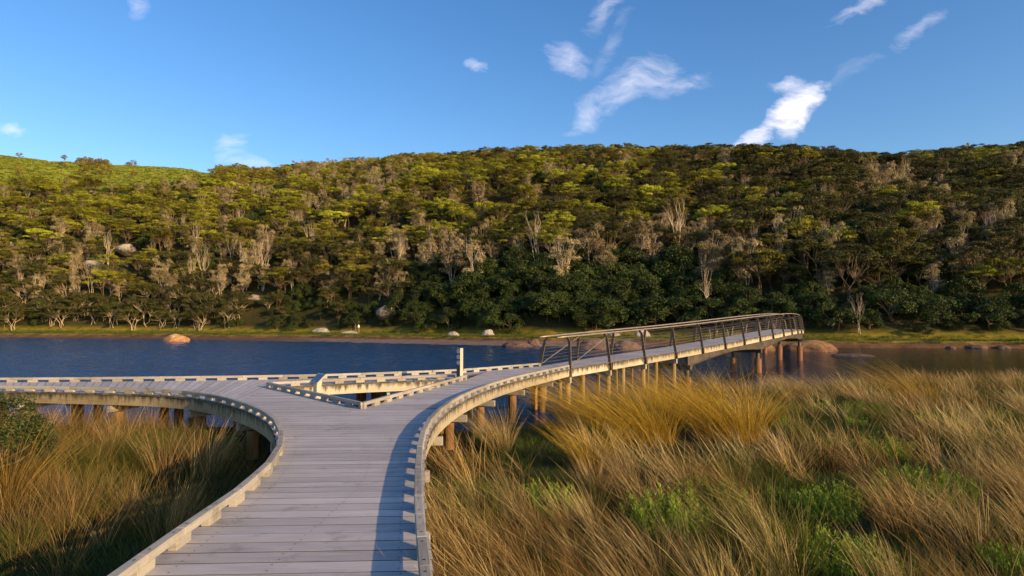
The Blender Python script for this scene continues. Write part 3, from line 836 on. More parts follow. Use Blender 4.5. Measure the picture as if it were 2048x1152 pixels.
M['rock_rust'] = rockmat('rust_granite', (.03, .018, .012), (.13, .062, .024), (.30, .16, .06))
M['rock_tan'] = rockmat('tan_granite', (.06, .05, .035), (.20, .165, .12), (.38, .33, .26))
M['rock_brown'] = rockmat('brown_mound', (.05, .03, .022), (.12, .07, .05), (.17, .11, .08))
def boulder(loc, size, mat, label, rz=0, name='boulder', cat='boulder', seed=0, group=None, crack=.25):
    import bmesh
    bm = bmesh.new(); bmesh.ops.create_icosphere(bm, subdivisions=5, radius=1)
    for v_ in bm.verts:
        c = v_.co; k = 1+.20*noise.noise(c*1.1+Vector((seed, 0, 0)))+.08*noise.noise(c*2.7+Vector((0, seed, 0)))+.03*noise.noise(c*7)
        rdg = abs(noise.noise(c*1.3+Vector((seed*3.1, 1, 2)))); k -= crack*.3*max(0, .08-rdg)/.08*.5
        v_.co = Vector((c.x*k*size[0], c.y*k*size[1], c.z*k*size[2]))
    me = bpy.data.meshes.new(name); bm.to_mesh(me); bm.free(); me.materials.append(M[mat])
    me.polygons.foreach_set('use_smooth', np.ones(len(me.polygons), dtype=bool))
    o = bpy.data.objects.new(name, me); COL.objects.link(o); o.location = loc; o.rotation_euler = (0, 0, rz); tag(o, label, cat, group); return o
def rock_px(px, pybase, wpx, hpx, mat, label, z=WATER, depth=.8, seed=0, sink=.15, name='boulder', crack=.3):
    p = P(px, pybase, z); d = p.y; w_ = wpx*d/F/2; h_ = hpx*d/F
    H = h_/(1-sink*.0)/1.0
    p2 = Vector((p.x, p.y+w_*depth*.8, z-H*sink*.6)); return boulder(p2, (w_, w_*depth, H*1.05), mat, label, rz=random.uniform(-.2, .2), seed=seed, name=name, crack=crack)
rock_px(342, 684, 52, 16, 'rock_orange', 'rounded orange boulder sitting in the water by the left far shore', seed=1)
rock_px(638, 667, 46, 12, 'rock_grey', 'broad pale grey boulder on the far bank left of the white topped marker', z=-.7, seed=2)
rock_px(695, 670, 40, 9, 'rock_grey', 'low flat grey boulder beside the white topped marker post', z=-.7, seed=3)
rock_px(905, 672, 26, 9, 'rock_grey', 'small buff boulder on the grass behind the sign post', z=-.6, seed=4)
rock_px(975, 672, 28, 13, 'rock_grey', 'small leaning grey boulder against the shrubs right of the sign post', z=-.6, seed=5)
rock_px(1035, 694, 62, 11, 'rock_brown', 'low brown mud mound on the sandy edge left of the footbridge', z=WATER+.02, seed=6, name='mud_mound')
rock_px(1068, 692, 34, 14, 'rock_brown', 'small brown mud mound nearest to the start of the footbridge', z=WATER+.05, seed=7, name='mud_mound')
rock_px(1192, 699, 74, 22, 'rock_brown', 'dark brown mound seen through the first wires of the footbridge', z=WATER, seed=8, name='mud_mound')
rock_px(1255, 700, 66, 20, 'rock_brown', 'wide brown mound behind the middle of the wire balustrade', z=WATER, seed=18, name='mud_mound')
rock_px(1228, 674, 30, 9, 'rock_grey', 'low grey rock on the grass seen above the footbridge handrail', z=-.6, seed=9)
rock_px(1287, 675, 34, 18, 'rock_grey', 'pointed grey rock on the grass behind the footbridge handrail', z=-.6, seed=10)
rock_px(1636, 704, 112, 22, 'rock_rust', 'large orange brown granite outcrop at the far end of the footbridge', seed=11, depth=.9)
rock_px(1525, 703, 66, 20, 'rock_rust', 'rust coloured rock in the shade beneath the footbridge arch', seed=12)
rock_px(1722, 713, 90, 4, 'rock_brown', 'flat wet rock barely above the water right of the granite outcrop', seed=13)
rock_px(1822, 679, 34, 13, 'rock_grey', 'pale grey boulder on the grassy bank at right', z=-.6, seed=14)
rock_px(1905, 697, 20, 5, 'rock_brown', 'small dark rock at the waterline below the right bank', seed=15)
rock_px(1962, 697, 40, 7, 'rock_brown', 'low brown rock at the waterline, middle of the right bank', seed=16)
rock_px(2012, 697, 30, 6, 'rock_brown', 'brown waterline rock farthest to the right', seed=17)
def hill_point(px, py):
    v_ = ray(px, py); v_ = v_/v_.y; t = 70.0
    while t < 400:
        p = Vector((v_.x*t, t, EYE+v_.z*t))
        if far_z(p.x, p.y) >= p.z: return Vector((p.x, p.y, far_z(p.x, p.y)))
        t += .7
    return None
HB = []
for (px, py, w_, h_, lb, sd) in [(252, 515, 44, 26, 'smooth egg shaped granite boulder on the left hillside among pale trunks', 21), (186, 548, 44, 26, 'angular pale granite boulder low on the left hillside', 22), (246, 536, 20, 10, 'small rounded buff boulder just below the egg shaped boulder', 26),
        (772, 646, 46, 34, 'tall pale boulder hung with dead branches behind the shore trees', 23), (1792, 628, 60, 24, 'pale boulder half hidden above the dark shrubs at right', 24), (505, 612, 34, 20, 'grey boulder in the shade of trees on the lower left slope', 25), (1415, 612, 30, 16, 'small grey boulder above the shrubs behind the footbridge', 27)]:
    hp = hill_point(px, py)
    if hp is None: hp = P(px, py, 0)
    k = hp.y/F; HB.append((px, py, w_, hp))
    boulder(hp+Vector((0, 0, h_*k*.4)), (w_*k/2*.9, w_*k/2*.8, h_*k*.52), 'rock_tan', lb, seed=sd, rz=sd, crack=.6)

# ------------------------------------------------------------------ vegetation meshes
rng = np.random.default_rng(11)
def np_mesh(name, verts, faces_n, mats, tint, mi=None, uv=None):
    """faces_n : list of (array of k-gon indices)"""
    me = bpy.data.meshes.new(name)
    loops = np.concatenate([f.ravel() for f in faces_n]).astype(np.int32)
    tot = np.concatenate([np.full(len(f), f.shape[1]) for f in faces_n]); start = np.concatenate([[0], np.cumsum(tot)[:-1]])
    me.vertices.add(len(verts)); me.vertices.foreach_set('co', verts.astype(np.float32).ravel())
    me.loops.add(len(loops)); me.loops.foreach_set('vertex_index', loops)
    me.polygons.add(len(tot)); me.polygons.foreach_set('loop_start', start.astype(np.int32)); me.polygons.foreach_set('loop_total', tot.astype(np.int32))
    a = me.attributes.new('tint', 'FLOAT', 'FACE'); a.data.foreach_set('value', tint.astype(np.float32))
    for m in mats: me.materials.append(m)
    if mi is not None: me.polygons.foreach_set('material_index', mi.astype(np.int32))
    me.update(calc_edges=True); return me

def leaves(centres, normals, size, aspect=1.0):
    """one small four sided leaf clump per centre"""
    n_ = len(centres); nn = normals/np.linalg.norm(normals, axis=1, keepdims=True)
    r = rng.normal(size=(n_, 3)); a = np.cross(nn, r); a /= np.linalg.norm(a, axis=1, keepdims=True); b_ = np.cross(nn, a)
    sz = size*rng.uniform(.6, 1.3, (n_, 1)); a = a*sz; b_ = b_*sz*aspect
    bend = nn*sz*rng.uniform(-.35, .35, (n_, 1))
    v_ = np.stack([centres-a, centres-b_*.7+bend, centres+a, centres+b_*.7+bend], 1).reshape(-1, 3)
    return v_, np.arange(n_*4).reshape(-1, 4)

def crown(clusters, per, size, aspect=1.0, flat_=.0, low=-.35, tint_spread=.35):
    C_, N_, T_ = [], [], []
    for (c, rx, rz) in clusters:
        k = int(per*rx*rx)+6; d = rng.normal(size=(k, 3)); d /= np.linalg.norm(d, axis=1, keepdims=True)
        d[:, 2] = np.where(d[:, 2] < low, -d[:, 2], d[:, 2]); rr = rng.uniform(.45, 1.08, (k, 1))**.6
        lump = 1+.22*np.sin(d[:, :1]*7+c[0]*5)*np.cos(d[:, 1:2]*6+c[1]*3)
        C_.append(np.array(c)+d*rr*lump*np.array([rx, rx, rz])); N_.append(d*np.array([1, 1, rx/rz])+rng.normal(size=(k, 3))*.75+np.array([0, 0, flat_]))
        T_.append(np.clip(rng.uniform(0, 1)*(1-tint_spread)+rng.uniform(0, 1, k)*tint_spread, 0, 1))
    v_, f_ = leaves(np.concatenate(C_), np.concatenate(N_), size, aspect)
    return v_, f_, np.concatenate(T_)

def trunk_mb(targets, stems, base_r, spread, h0, jit=.35, forks=True, sides=5):
    mb = MB(); tg = sorted(targets, key=lambda c: math.atan2(c[1], c[0])); per = max(1, math.ceil(len(tg)/stems))
    for s_ in range(stems):
        grp = tg[s_*per:(s_+1)*per]
        if not grp: continue
        m = Vector(np.mean([g_[:3] for g_ in grp], axis=0)); a = random.uniform(0, 6.28)
        b0 = Vector((math.cos(a)*.25*stems**.5, math.sin(a)*.25*stems**.5, -.5)); fk = Vector((m.x*.45, m.y*.45, h0*random.uniform(.8, 1.15)))
        j = lambda q, k=jit: q+Vector((random.uniform(-k, k), random.uniform(-k, k), random.uniform(-k, k)*.4))
        r0 = base_r*random.uniform(.7, 1.15)
        path = [b0, j(b0.lerp(fk, .3)), j(b0.lerp(fk, .65)), fk]
        mb.tube(path, [r0*1.25, r0, r0*.85, r0*.75], sides, random.random())
        for g_ in grp:
            e = Vector(g_[:3]); q1, q2 = j(fk.lerp(e, .35)), j(fk.lerp(e, .7))
            mb.tube([fk, q1, q2, e], [r0*.6, r0*.45, r0*.32, r0*.14], 4, random.random(), cap=False)
            if forks:
                for _ in range(2):
                    e2 = e+Vector((random.uniform(-.8, .8), random.uniform(-.8, .8), random.uniform(-.2, .5)))
                    mb.tube([q1, j(q1.lerp(e2, .5)), e2], [r0*.3, r0*.2, r0*.08], 3, random.random(), cap=False)
    return mb

def variant(kind, idx):
    """returns crown arrays, trunk MB, materials"""
    cl = []
    if kind in ('layered', 'bright', 'shore', 'deep_shade'):
        H, R = (6.2, 2.9) if kind != 'shore' else (4.6, 2.9)
        for i in range(30 if kind != 'shore' else 34):
            a = random.uniform(0, 6.28); r = R*math.sqrt(random.random())
            z = H-(.42 if kind != 'shore' else .24)*r*r/R-random.uniform(0, 1.9 if kind != 'shore' else 3.0)*random.random()**.5
            cl.append(((math.cos(a)*r, math.sin(a)*r, z), random.uniform(.35, .95), random.uniform(.22, .46)))
        cr = crown(cl, 430, .095, .7, .8); mat = {'layered': 'leaf_layered', 'bright': 'leaf_bright', 'shore': 'leaf_shore_shade', 'deep_shade': 'leaf_shore_shade'}[kind]
        tr = trunk_mb([c[0] for c in cl], 2 if kind != 'shore' else 4, .065, 1, 2.9 if kind != 'shore' else 1.9, .3, forks=False)
    elif kind == 'shrub':
        for i in range(30):
            a = random.uniform(0, 6.28); el = math.asin(random.uniform(.02, 1)); R = 2.0
            cl.append(((math.cos(a)*math.cos(el)*R, math.sin(a)*math.cos(el)*R, .5+math.sin(el)*2.5), random.uniform(.5, .85), random.uniform(.45, .7)))
        cr = crown(cl, 330, .10, .8, .2); mat = 'leaf_dark'; tr = trunk_mb([c[0] for c in cl[::4]], 2, .09, 1, .9, .2, forks=False)
    elif kind == 'olive':
        H, R = 5.2, 2.4
        for i in range(26):
            a = random.uniform(0, 6.28); r = R*math.sqrt(random.random())
            cl.append(((math.cos(a)*r, math.sin(a)*r, H-.6*r*r/R-random.uniform(0, 1.6)), random.uniform(.32, .75), random.uniform(.28, .60)))
        cr = crown(cl, 430, .095, .7, .4); mat = 'leaf_olive'; tr = trunk_mb([c[0] for c in cl], 2, .12, 1, 2.2, .3, forks=False)
    elif kind == 'grey':
        for i in range(34):
            a = random.uniform(0, 6.28); z = random.uniform(1.2, 6.2); r = (1.7-.17*abs(z-3.5))*math.sqrt(random.random())
            cl.append(((math.cos(a)*r, math.sin(a)*r, z), random.uniform(.32, .58), random.uniform(.35, .6)))
        cr = crown(cl, 560, .095, .55, .3); mat = 'leaf_grey'; tr = trunk_mb([c[0] for c in cl[::2]], 3, .10, 1, 2.2, .3, forks=True)
    else:   # bare
        tg = []
        for i in range(9):
            a = random.uniform(0, 6.28); r = random.uniform(.3, 1.7); tg.append((math.cos(a)*r, math.sin(a)*r, random.uniform(4.2, 8.6)))
        cl = [(t, .75, .7) for t in tg]
        cr = crown(cl, 70, .16, .12, 0); mat = 'leaf_twig'; tr = trunk_mb(tg, 2+idx % 2, .10, 1, 3.6, .4, forks=True)
    return cr, tr, mat
KINDS = [('layered', 6), ('bright', 2), ('shore', 3), ('deep_shade', 3), ('shrub', 4), ('olive', 5), ('grey', 4), ('bare', 4)]
VAR = {}; PROTO = []
for kind, cnt in KINDS:
    VAR[kind] = []
    for i in range(cnt):
        cr, tr, mat = variant(kind, i)
        bark = M['bark'] if kind in ('grey', 'bare', 'shore') else M['bark_dark']
        cm = np_mesh('crown', cr[0], [cr[1]], [M[mat]], cr[2]); tm = tr.mesh('trunk', bark)
        # joined copy used by the far-off part of the wood
        tv = np.array(tr.v); q4 = np.array([f for f in tr.f if len(f) == 4]); oth = [f for f in tr.f if len(f) != 4]
        v_ = np.concatenate([cr[0], tv]); nq = len(cr[1])
        jm = np_mesh('tree_whole', v_, [cr[1], q4+len(cr[0])], [M[mat], bark], np.concatenate([cr[2], np.full(len(q4), .5)]), np.concatenate([np.zeros(nq), np.ones(len(q4))]))
        jm.uv_layers.new(name='UVMap')
        po = bpy.data.objects.new('tree_whole', jm); VAR[kind].append((cm, tm, len(PROTO))); PROTO.append(po)

def scatter(name, protos, pts, label=None, cat=None, mat=None):
    """ONE stuff object: instances of the given meshes on its points.  pts: (x,y,z,rx,ry,rz,scale,index)"""
    pts = np.array(pts, dtype=np.float32); me = bpy.data.meshes.new(name); me.vertices.add(len(pts)); me.vertices.foreach_set('co', pts[:, :3].ravel())
    a = me.attributes.new('turn', 'FLOAT_VECTOR', 'POINT'); a.data.foreach_set('vector', np.ascontiguousarray(pts[:, 3:6]).ravel())
    a = me.attributes.new('size', 'FLOAT', 'POINT'); a.data.foreach_set('value', np.ascontiguousarray(pts[:, 6]))
    a = me.attributes.new('which', 'INT', 'POINT'); a.data.foreach_set('value', pts[:, 7].astype(np.int32))
    o = bpy.data.objects.new(name, me); COL.objects.link(o)
    g = bpy.data.node_groups.new(name, 'GeometryNodeTree')
    g.interface.new_socket('Geometry', in_out='INPUT', socket_type='NodeSocketGeometry'); g.interface.new_socket('Geometry', in_out='OUTPUT', socket_type='NodeSocketGeometry')
    gi = g.nodes.new('NodeGroupInput'); go = g.nodes.new('NodeGroupOutput'); jn = g.nodes.new('GeometryNodeJoinGeometry')
    def attr(nm, ty):
        q = g.nodes.new('GeometryNodeInputNamedAttribute'); q.data_type = ty; q.inputs['Name'].default_value = nm; return q.outputs[0]
    tn_, sz, wh = attr('turn', 'FLOAT_VECTOR'), attr('size', 'FLOAT'), attr('which', 'INT')
    e2r = g.nodes.new('FunctionNodeEulerToRotation'); g.links.new(tn_, e2r.inputs[0])
    for k, pr in enumerate(protos):
        cp = g.nodes.new('FunctionNodeCompare'); cp.data_type = 'INT'; cp.operation = 'EQUAL'
        ins = [s_ for s_ in cp.inputs if s_.type == 'INT']; g.links.new(wh, ins[0]); ins[1].default_value = k
        oi = g.nodes.new('GeometryNodeObjectInfo'); oi.inputs['Object'].default_value = pr; oi.inputs['As Instance'].default_value = True
        ip_ = g.nodes.new('GeometryNodeInstanceOnPoints'); g.links.new(gi.outputs[0], ip_.inputs['Points']); g.links.new(cp.outputs[0], ip_.inputs['Selection'])
        g.links.new(oi.outputs['Geometry'], ip_.inputs['Instance']); g.links.new(e2r.outputs[0], ip_.inputs['Rotation']); g.links.new(sz, ip_.inputs['Scale'])
        g.links.new(ip_.outputs[0], jn.inputs[0])
    g.links.new(jn.outputs[0], go.inputs[0])
    md = o.modifiers.new('scatter', 'NODES'); md.node_group = g
    tag(o, label, cat, kind='stuff'); return o

# ------------------------------------------------------------------ the wood on the hill
HEATH = [(-300, 396), (0, 396), (60, 388), (130, 390), (220, 392), (330, 388), (400, 374), (435, 358), (445, 0), (3000, 0)]
trees = []
yv = 66.0
while yv < 285:
    dy = 2.5 if yv < 150 else 2.9
    xv = -.98*yv
    while xv < .98*yv:
        dn = yv-lut(BASE, px_of(xv, yv)); sp_ = 2.7 if dn < 26 else 3.4
        keep = 1 if dn < 26 or yv >= 150 else .74
        x_ = xv+random.uniform(-.45, .45)*sp_; y_ = yv+random.uniform(-.45, .45)*dy; xv += sp_
        if random.random() > keep: continue
        k = px_of(x_, y_); b0 = lut(BASE, k)
        if y_ < b0+.3 or y_ > b0+152: continue
        z_ = far_z(x_, y_); px, py = topx(x_, y_, z_)
        d_ = y_-b0; nz = noise.noise(Vector((x_*.045, y_*.045, 11))); r = random.random()
        if py < lut(HEATH, px):
            if random.random() > (.5 if abs(px-190) < 34 and py < 352 else .02): continue
            trees.append((x_, y_, z_, 'olive', .6, px, py)); continue
        skip = False
        for (hx, hy, hw_, hp) in HB:
            if abs(px-hx) < hw_*.7 and -2 < hp.y-y_ < 9: skip = True
        if skip and not (px > 700 and random.random() < .5): continue
        sc = random.choice((random.uniform(.5, .8), random.uniform(.75, 1.1), random.uniform(.9, 1.25)))
        shade_right = random.random() < (px-850)/700  # more dark trees rightward: the slope's shade put into leaf colour
        if d_ < 8:
            if px < 540: kd = 'shore' if r < .6 else 'shrub'; sc *= 1.0 if kd == 'shore' else .8
            elif px < 800: kd = 'shrub' if r < .6 else ('deep_shade' if r < .9 else 'bare'); sc *= .8
            else: kd = 'shrub' if r < .94 else 'bare'; sc *= 1.1 if px < 1420 else .92
        elif d_ < 24:
            if 800 < px < 1420 and d_ < 17: kd = 'shrub' if r < .85 else 'grey'; sc *= 1.25
            elif px < 560: kd = 'shore' if r < .30 else 'grey' if r < .48 else 'bare' if r < .62 else 'layered' if r < .9 else 'shrub'
            else: kd = 'bare' if r < .06 else 'grey' if r < .34 else 'deep_shade' if r < .7 else 'layered' if r < .85 else 'shrub'
        elif d_ < 75:
            gfac = .06+.6*nz
            if px < 560 and py > 440: gfac += .16
            if 560 < px < 830 and py < 480: gfac += .3
            gfac = min(.7, max(.04, gfac))
            if r < gfac: kd = 'grey'
            elif r < gfac+((.11 if px < 950 else .035) if d_ < 58 else .015): kd = 'bare'; sc *= .72
            elif r < gfac+.29: kd = 'bright' if (not shade_right or random.random() < .2) else 'deep_shade'
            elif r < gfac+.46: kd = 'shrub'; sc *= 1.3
            else: kd = 'deep_shade' if (shade_right and random.random() < .8) else 'layered'
        else:
            gl = .03+max(0, nz)*.15
            if 560 < px < 860 and 345 < py < 440: gl = .5
            kd = 'grey' if r < gl else 'olive' if r < .62 else 'layered' if r < .86 else 'bright' if r < .93 else 'shrub'
            if shade_right and kd in ('layered', 'bright', 'olive') and random.random() < .55: kd = 'deep_shade'
            sc *= .72
        trees.append((x_, y_, z_, kd, sc, px, py))
    yv += dy*.95
trees.sort(key=lambda t: math.hypot(t[0], t[1]))
vis_t = [t for t in trees if -40 < t[5] < 2090]
near_t = vis_t[:300]; ns = set(id(t) for t in near_t)
KN = {'layered': ('layered_tree', 'layered green trees', 'tree'), 'bright': ('spreading_tree', 'bright yellow-green trees', 'tree'), 'deep_shade': ('shade_dark_tree', 'dark shade-toned layered trees', 'tree'),
      'shore': ('umbrella_tree', 'dark umbrella trees', 'tree'), 'shrub': ('dense_shrub', 'dense rounded shrubs', 'shrub'),
      'olive': ('small_tree', 'small olive trees', 'tree'), 'grey': ('grey_tree', 'grey-beige tufted trees', 'tree'), 'bare': ('bare_tree', 'bare pale trees', 'tree')}
ZN = [(130, 'at the far left'), (290, 'left of the orange boulder'), (400, 'behind the orange boulder'), (590, 'right of the orange boulder'), (740, 'above the pale bank boulders'), (860, 'near the tall pale boulder'), (960, 'behind the sign post'),
      (1080, 'right of the sign post'), (1180, 'above the handrail start'), (1290, "behind the balustrade's lower third"), (1400, "behind the balustrade's middle"), (1510, "behind the balustrade's upper third"), (1620, 'behind the bridge crest'),
      (1720, 'above the granite outcrop'), (1850, 'around the right bank boulder'), (1950, 'above the waterline rocks'), (4000, 'at the far right')]
RW = [(4, 'front row'), (9, 'second row'), (16, 'third row'), (999, 'higher up')]
ORD = ['leftmost', 'second', 'third', 'fourth', 'fifth', 'sixth', 'seventh', 'eighth', 'ninth', 'tenth', 'eleventh', 'twelfth', 'thirteenth', 'fourteenth', 'fifteenth', 'sixteenth']
buck = {}
for t in near_t:
    zone = next(z for lim, z in ZN if t[5] < lim); row = next(r_ for lim, r_ in RW if t[1]-lut(BASE, t[5]) < lim)
    buck.setdefault((t[3], zone, row), []).append(t)
for (kd, zone, row), lst in buck.items():
    lst.sort(key=lambda t: t[5]); nm, lb, ct = KN[kd]
    for i_, t in enumerate(lst):
        x_, y_, z_, _, sc, px, py = t
        cm, tm, _ = random.choice(VAR[kd])
        e = empty(nm, (x_, y_, z_-.1), random.uniform(0, 6.28)); e.scale = (sc*random.uniform(.9, 1.15), sc*random.uniform(.9, 1.15), sc*random.uniform(.88, 1.12))
        if len(lst) == 1: lab = 'the only one of %s, %s, %s' % (lb, row, zone)
        elif i_ == len(lst)-1: lab = 'rightmost of %s, %s, %s' % (lb, row, zone)
        else: lab = '%s of %s, %s, %s' % (ORD[i_]+('' if i_ == 0 else ' from left'), lb, row, zone)
        tag(e, lab, ct, group=lb+' on the far shore')
        for pn, me in (('crown', cm), ('trunk', tm)):
            o = bpy.data.objects.new(pn, me); COL.objects.link(o); o.parent = e
rest_t = [t for t in trees if id(t) not in ns]
pts = []
for (x_, y_, z_, kd, sc, px, py) in rest_t:
    pts.append((x_, y_, z_-.1, random.uniform(-.06, .06), random.uniform(-.06, .06), random.uniform(0, 6.28), sc, random.choice(VAR[kd])[2]))
scatter('hillside_wood', PROTO, pts, 'dense evergreen wood covering the upper hillside to the ridge', 'wood')
print('trees', len(trees), len(rest_t))

# ------------------------------------------------------------------ reeds and grasses
def blades(n_, R, h, hv, lean, curl, w_, spread=.25, rows=3, tspread=.6):
    """a tuft leaning to local +x"""
    a = rng.uniform(0, 6.28, n_); r = R*np.sqrt(rng.uniform(0, 1, n_)); b0 = np.stack([np.cos(a)*r, np.sin(a)*r, np.full(n_, -.04)], 1)
    H = h*rng.uniform(1-hv, 1+hv*.6, n_)
    dirx = np.cos(a)*spread*(r/R)+rng.normal(0, .15, n_)+lean*rng.uniform(.6, 1.3, n_); diry = np.sin(a)*spread*(r/R)+rng.normal(0, .15, n_)
    cx = curl*rng.uniform(.4, 1.4, n_)*np.where(np.hypot(dirx, diry) > 0, dirx/np.maximum(.05, np.hypot(dirx, diry)), 1); cy = curl*rng.uniform(.4, 1.4, n_)*diry/np.maximum(.05, np.hypot(dirx, diry))
    ts = np.linspace(0, 1, rows+1); P_ = []
    for t in ts:
        P_.append(b0+np.stack([(dirx*t+cx*t*t)*H, (diry*t+cy*t*t)*H, H*t*(1-.22*np.hypot(cx, cy)*t)], 1))
    wa = rng.uniform(0, 6.28, n_); W = np.stack([np.cos(wa), np.sin(wa), np.zeros(n_)], 1)*w_/2
    wd = [.8, .8, .75, .9] if rows == 3 else [1, .8, .5]
    V_, q, tr_ = [], [], []
    for i in range(rows):
        V_ += [P_[i]-W*wd[i], P_[i]+W*wd[i]]
    V_.append(P_[-1]); nv = len(V_); V_ = np.stack(V_, 1).reshape(-1, 3); base = np.arange(n_)*nv
    for i in range(rows-1): q.append(np.stack([base+2*i, base+2*i+1, base+2*i+3, base+2*i+2], 1))
    tri = np.stack([base+2*rows-2, base+2*rows-1, base+2*rows], 1)
    T = np.clip(rng.uniform(0, 1, n_)**1.4*tspread+rng.uniform(0, 1-tspread), 0, 1)
    tint = np.concatenate([np.clip(T*.8+i*.12, 0, 1) for i in range(rows-1)]+[np.clip(T*.8+.25, 0, 1)])
    return V_, [np.concatenate(q), tri], tint
def tuft(mat, *a, **k):
    v_, f_, t_ = blades(*a, **k); return bpy.data.objects.new('tuft', np_mesh('tuft', v_, f_, [M[mat]], t_))
TP = []
for i in range(3): TP.append(tuft('g_dry', 50, .12, .80, .5, .34, .25, .0064, .22, tspread=.85))
for i in range(2): TP.append(tuft('g_red', 36, .17, .85, .45, .34, .25, .006, .3, tspread=.85))
for i in range(2): TP.append(tuft('g_olive', 60, .18, .60, .4, .28, .3, .0065, .45, tspread=.85))
for i in range(2): TP.append(tuft('g_red', 44, .18, .85, .4, .08, .2, .0055, .35, tspread=.85))    # upright
for i in range(2): TP.append(tuft('g_olive', 66, .20, .66, .4, .08, .3, .006, .5, tspread=.85))   # upright
for i in range(1): TP.append(tuft('g_dry', 46, .16, .85, .4, .08, .2, .0055, .3, tspread=.85))    # upright dry
for i in range(2): TP.append(tuft('g_green', 130, .26, .17, .5, .05, .3, .006, .5))
def sprigs(name, H, R, n_, mat='g_shrub'):
    """upright fleshy sprigs, each set with short side shoots"""
    a = rng.uniform(0, 6.28, n_); r = R*np.sqrt(rng.uniform(0, 1, n_)); V_, T_, Fq = [], [], []
    cs, ns_, tt = [], [], []
    for i in range(n_):
        hh = H*rng.uniform(.55, 1.05)*(1-.35*(r[i]/R)**2); lx, ly = math.cos(a[i])*.25*r[i]/R-.08, math.sin(a[i])*.25*r[i]/R; ti = rng.uniform(0, .55)
        m_ = int(26+hh*60)
        t = rng.uniform(.1, 1, m_); aa = rng.uniform(0, 6.28, m_); rad = .045*(1.15-t)+.008
        c = np.stack([math.cos(a[i])*r[i]+lx*t*hh*2+np.cos(aa)*rad, math.sin(a[i])*r[i]+ly*t*hh*2+np.sin(aa)*rad, t*hh], 1)
        cs.append(c); ns_.append(np.stack([np.cos(aa), np.sin(aa), np.full(m_, .4)], 1)+rng.normal(size=(m_, 3))*.3); tt.append(np.clip(ti+t*.3+rng.uniform(0, .2, m_), 0, 1))
    C_ = np.concatenate(cs); Nn = np.concatenate(ns_); nn = Nn/np.linalg.norm(Nn, axis=1, keepdims=True)
    u = np.array([0, 0, 1.])-nn*nn[:, 2:3]+rng.normal(size=C_.shape)*.35; u /= np.linalg.norm(u, axis=1, keepdims=True); s_ = np.cross(nn, u)
    ln = rng.uniform(.012, .030, (len(C_), 1)); v_ = np.stack([C_-u*ln, C_-s_*ln*.28, C_+u*ln, C_+s_*ln*.28], 1).reshape(-1, 3)
    f_ = np.arange(len(C_)*4).reshape(-1, 4)
    return np_mesh(name, v_, [f_], [M[mat]], np.concatenate(tt))
NTP = None
for i in range(2): TP.append(bpy.data.objects.new('sprig', sprigs('sprig', .34, .24, 22)))
# broader leaved kinds for the far half of the marsh
for a_ in (('g_dry', 30, .15, .84, .45, .42, .25, .0115, .22), ('g_dry', 30, .15, .80, .45, .36, .3, .0115, .25), ('g_red', 24, .17, .84, .45, .34, .25, .011, .3), ('g_olive', 36, .18, .60, .4, .28, .3, .012, .45)):
    TP.append(tuft(*a_, tspread=.9))
FARMAP = {0: 16, 1: 17, 2: 16, 3: 18, 4: 18, 5: 19, 6: 19}
def col_x(c, y_, right_side):
    for a, b_ in zip(c, c[1:]):
        if (a.y-y_)*(b_.y-y_) <= 0 and a.y != b_.y: return a.x+(b_.x-a.x)*(y_-a.y)/(b_.y-a.y)
    return None
edgeR = right+brR
def zone_of(x_, y_, m=.12):
    xr = col_x(edgeR, y_, True)
    if xr is not None and x_ > xr+m and y_ > 1.5: return 1
    if y_ < 15.2:
        xl = col_x(left, y_, False)
        if xl is not None and x_ < xl-m: return -1
    return 0
CLR = []
for (px, py, wpx) in [(1465, 880, 230), (1290, 890, 200), (1375, 845, 120), (1170, 850, 150), (1185, 945, 80), (1835, 805, 120), (1775, 850, 120), (155, 905, 130), (28, 1040, 140), (1345, 1080, 130), (1425, 1035, 120), (1655, 1045, 120), (1862, 1000, 150), (1700, 1165, 170), (2030, 1160, 80), (1110, 1035, 80), (1770, 925, 90), (1885, 858, 80), (445, 925, 60), (1555, 1025, 60)]:
    q_ = P(px, py, -1.05); CLR.append((q_.x, q_.y, wpx*q_.y/F*.52))
reeds, mats_ = [], []
yv = 2.6
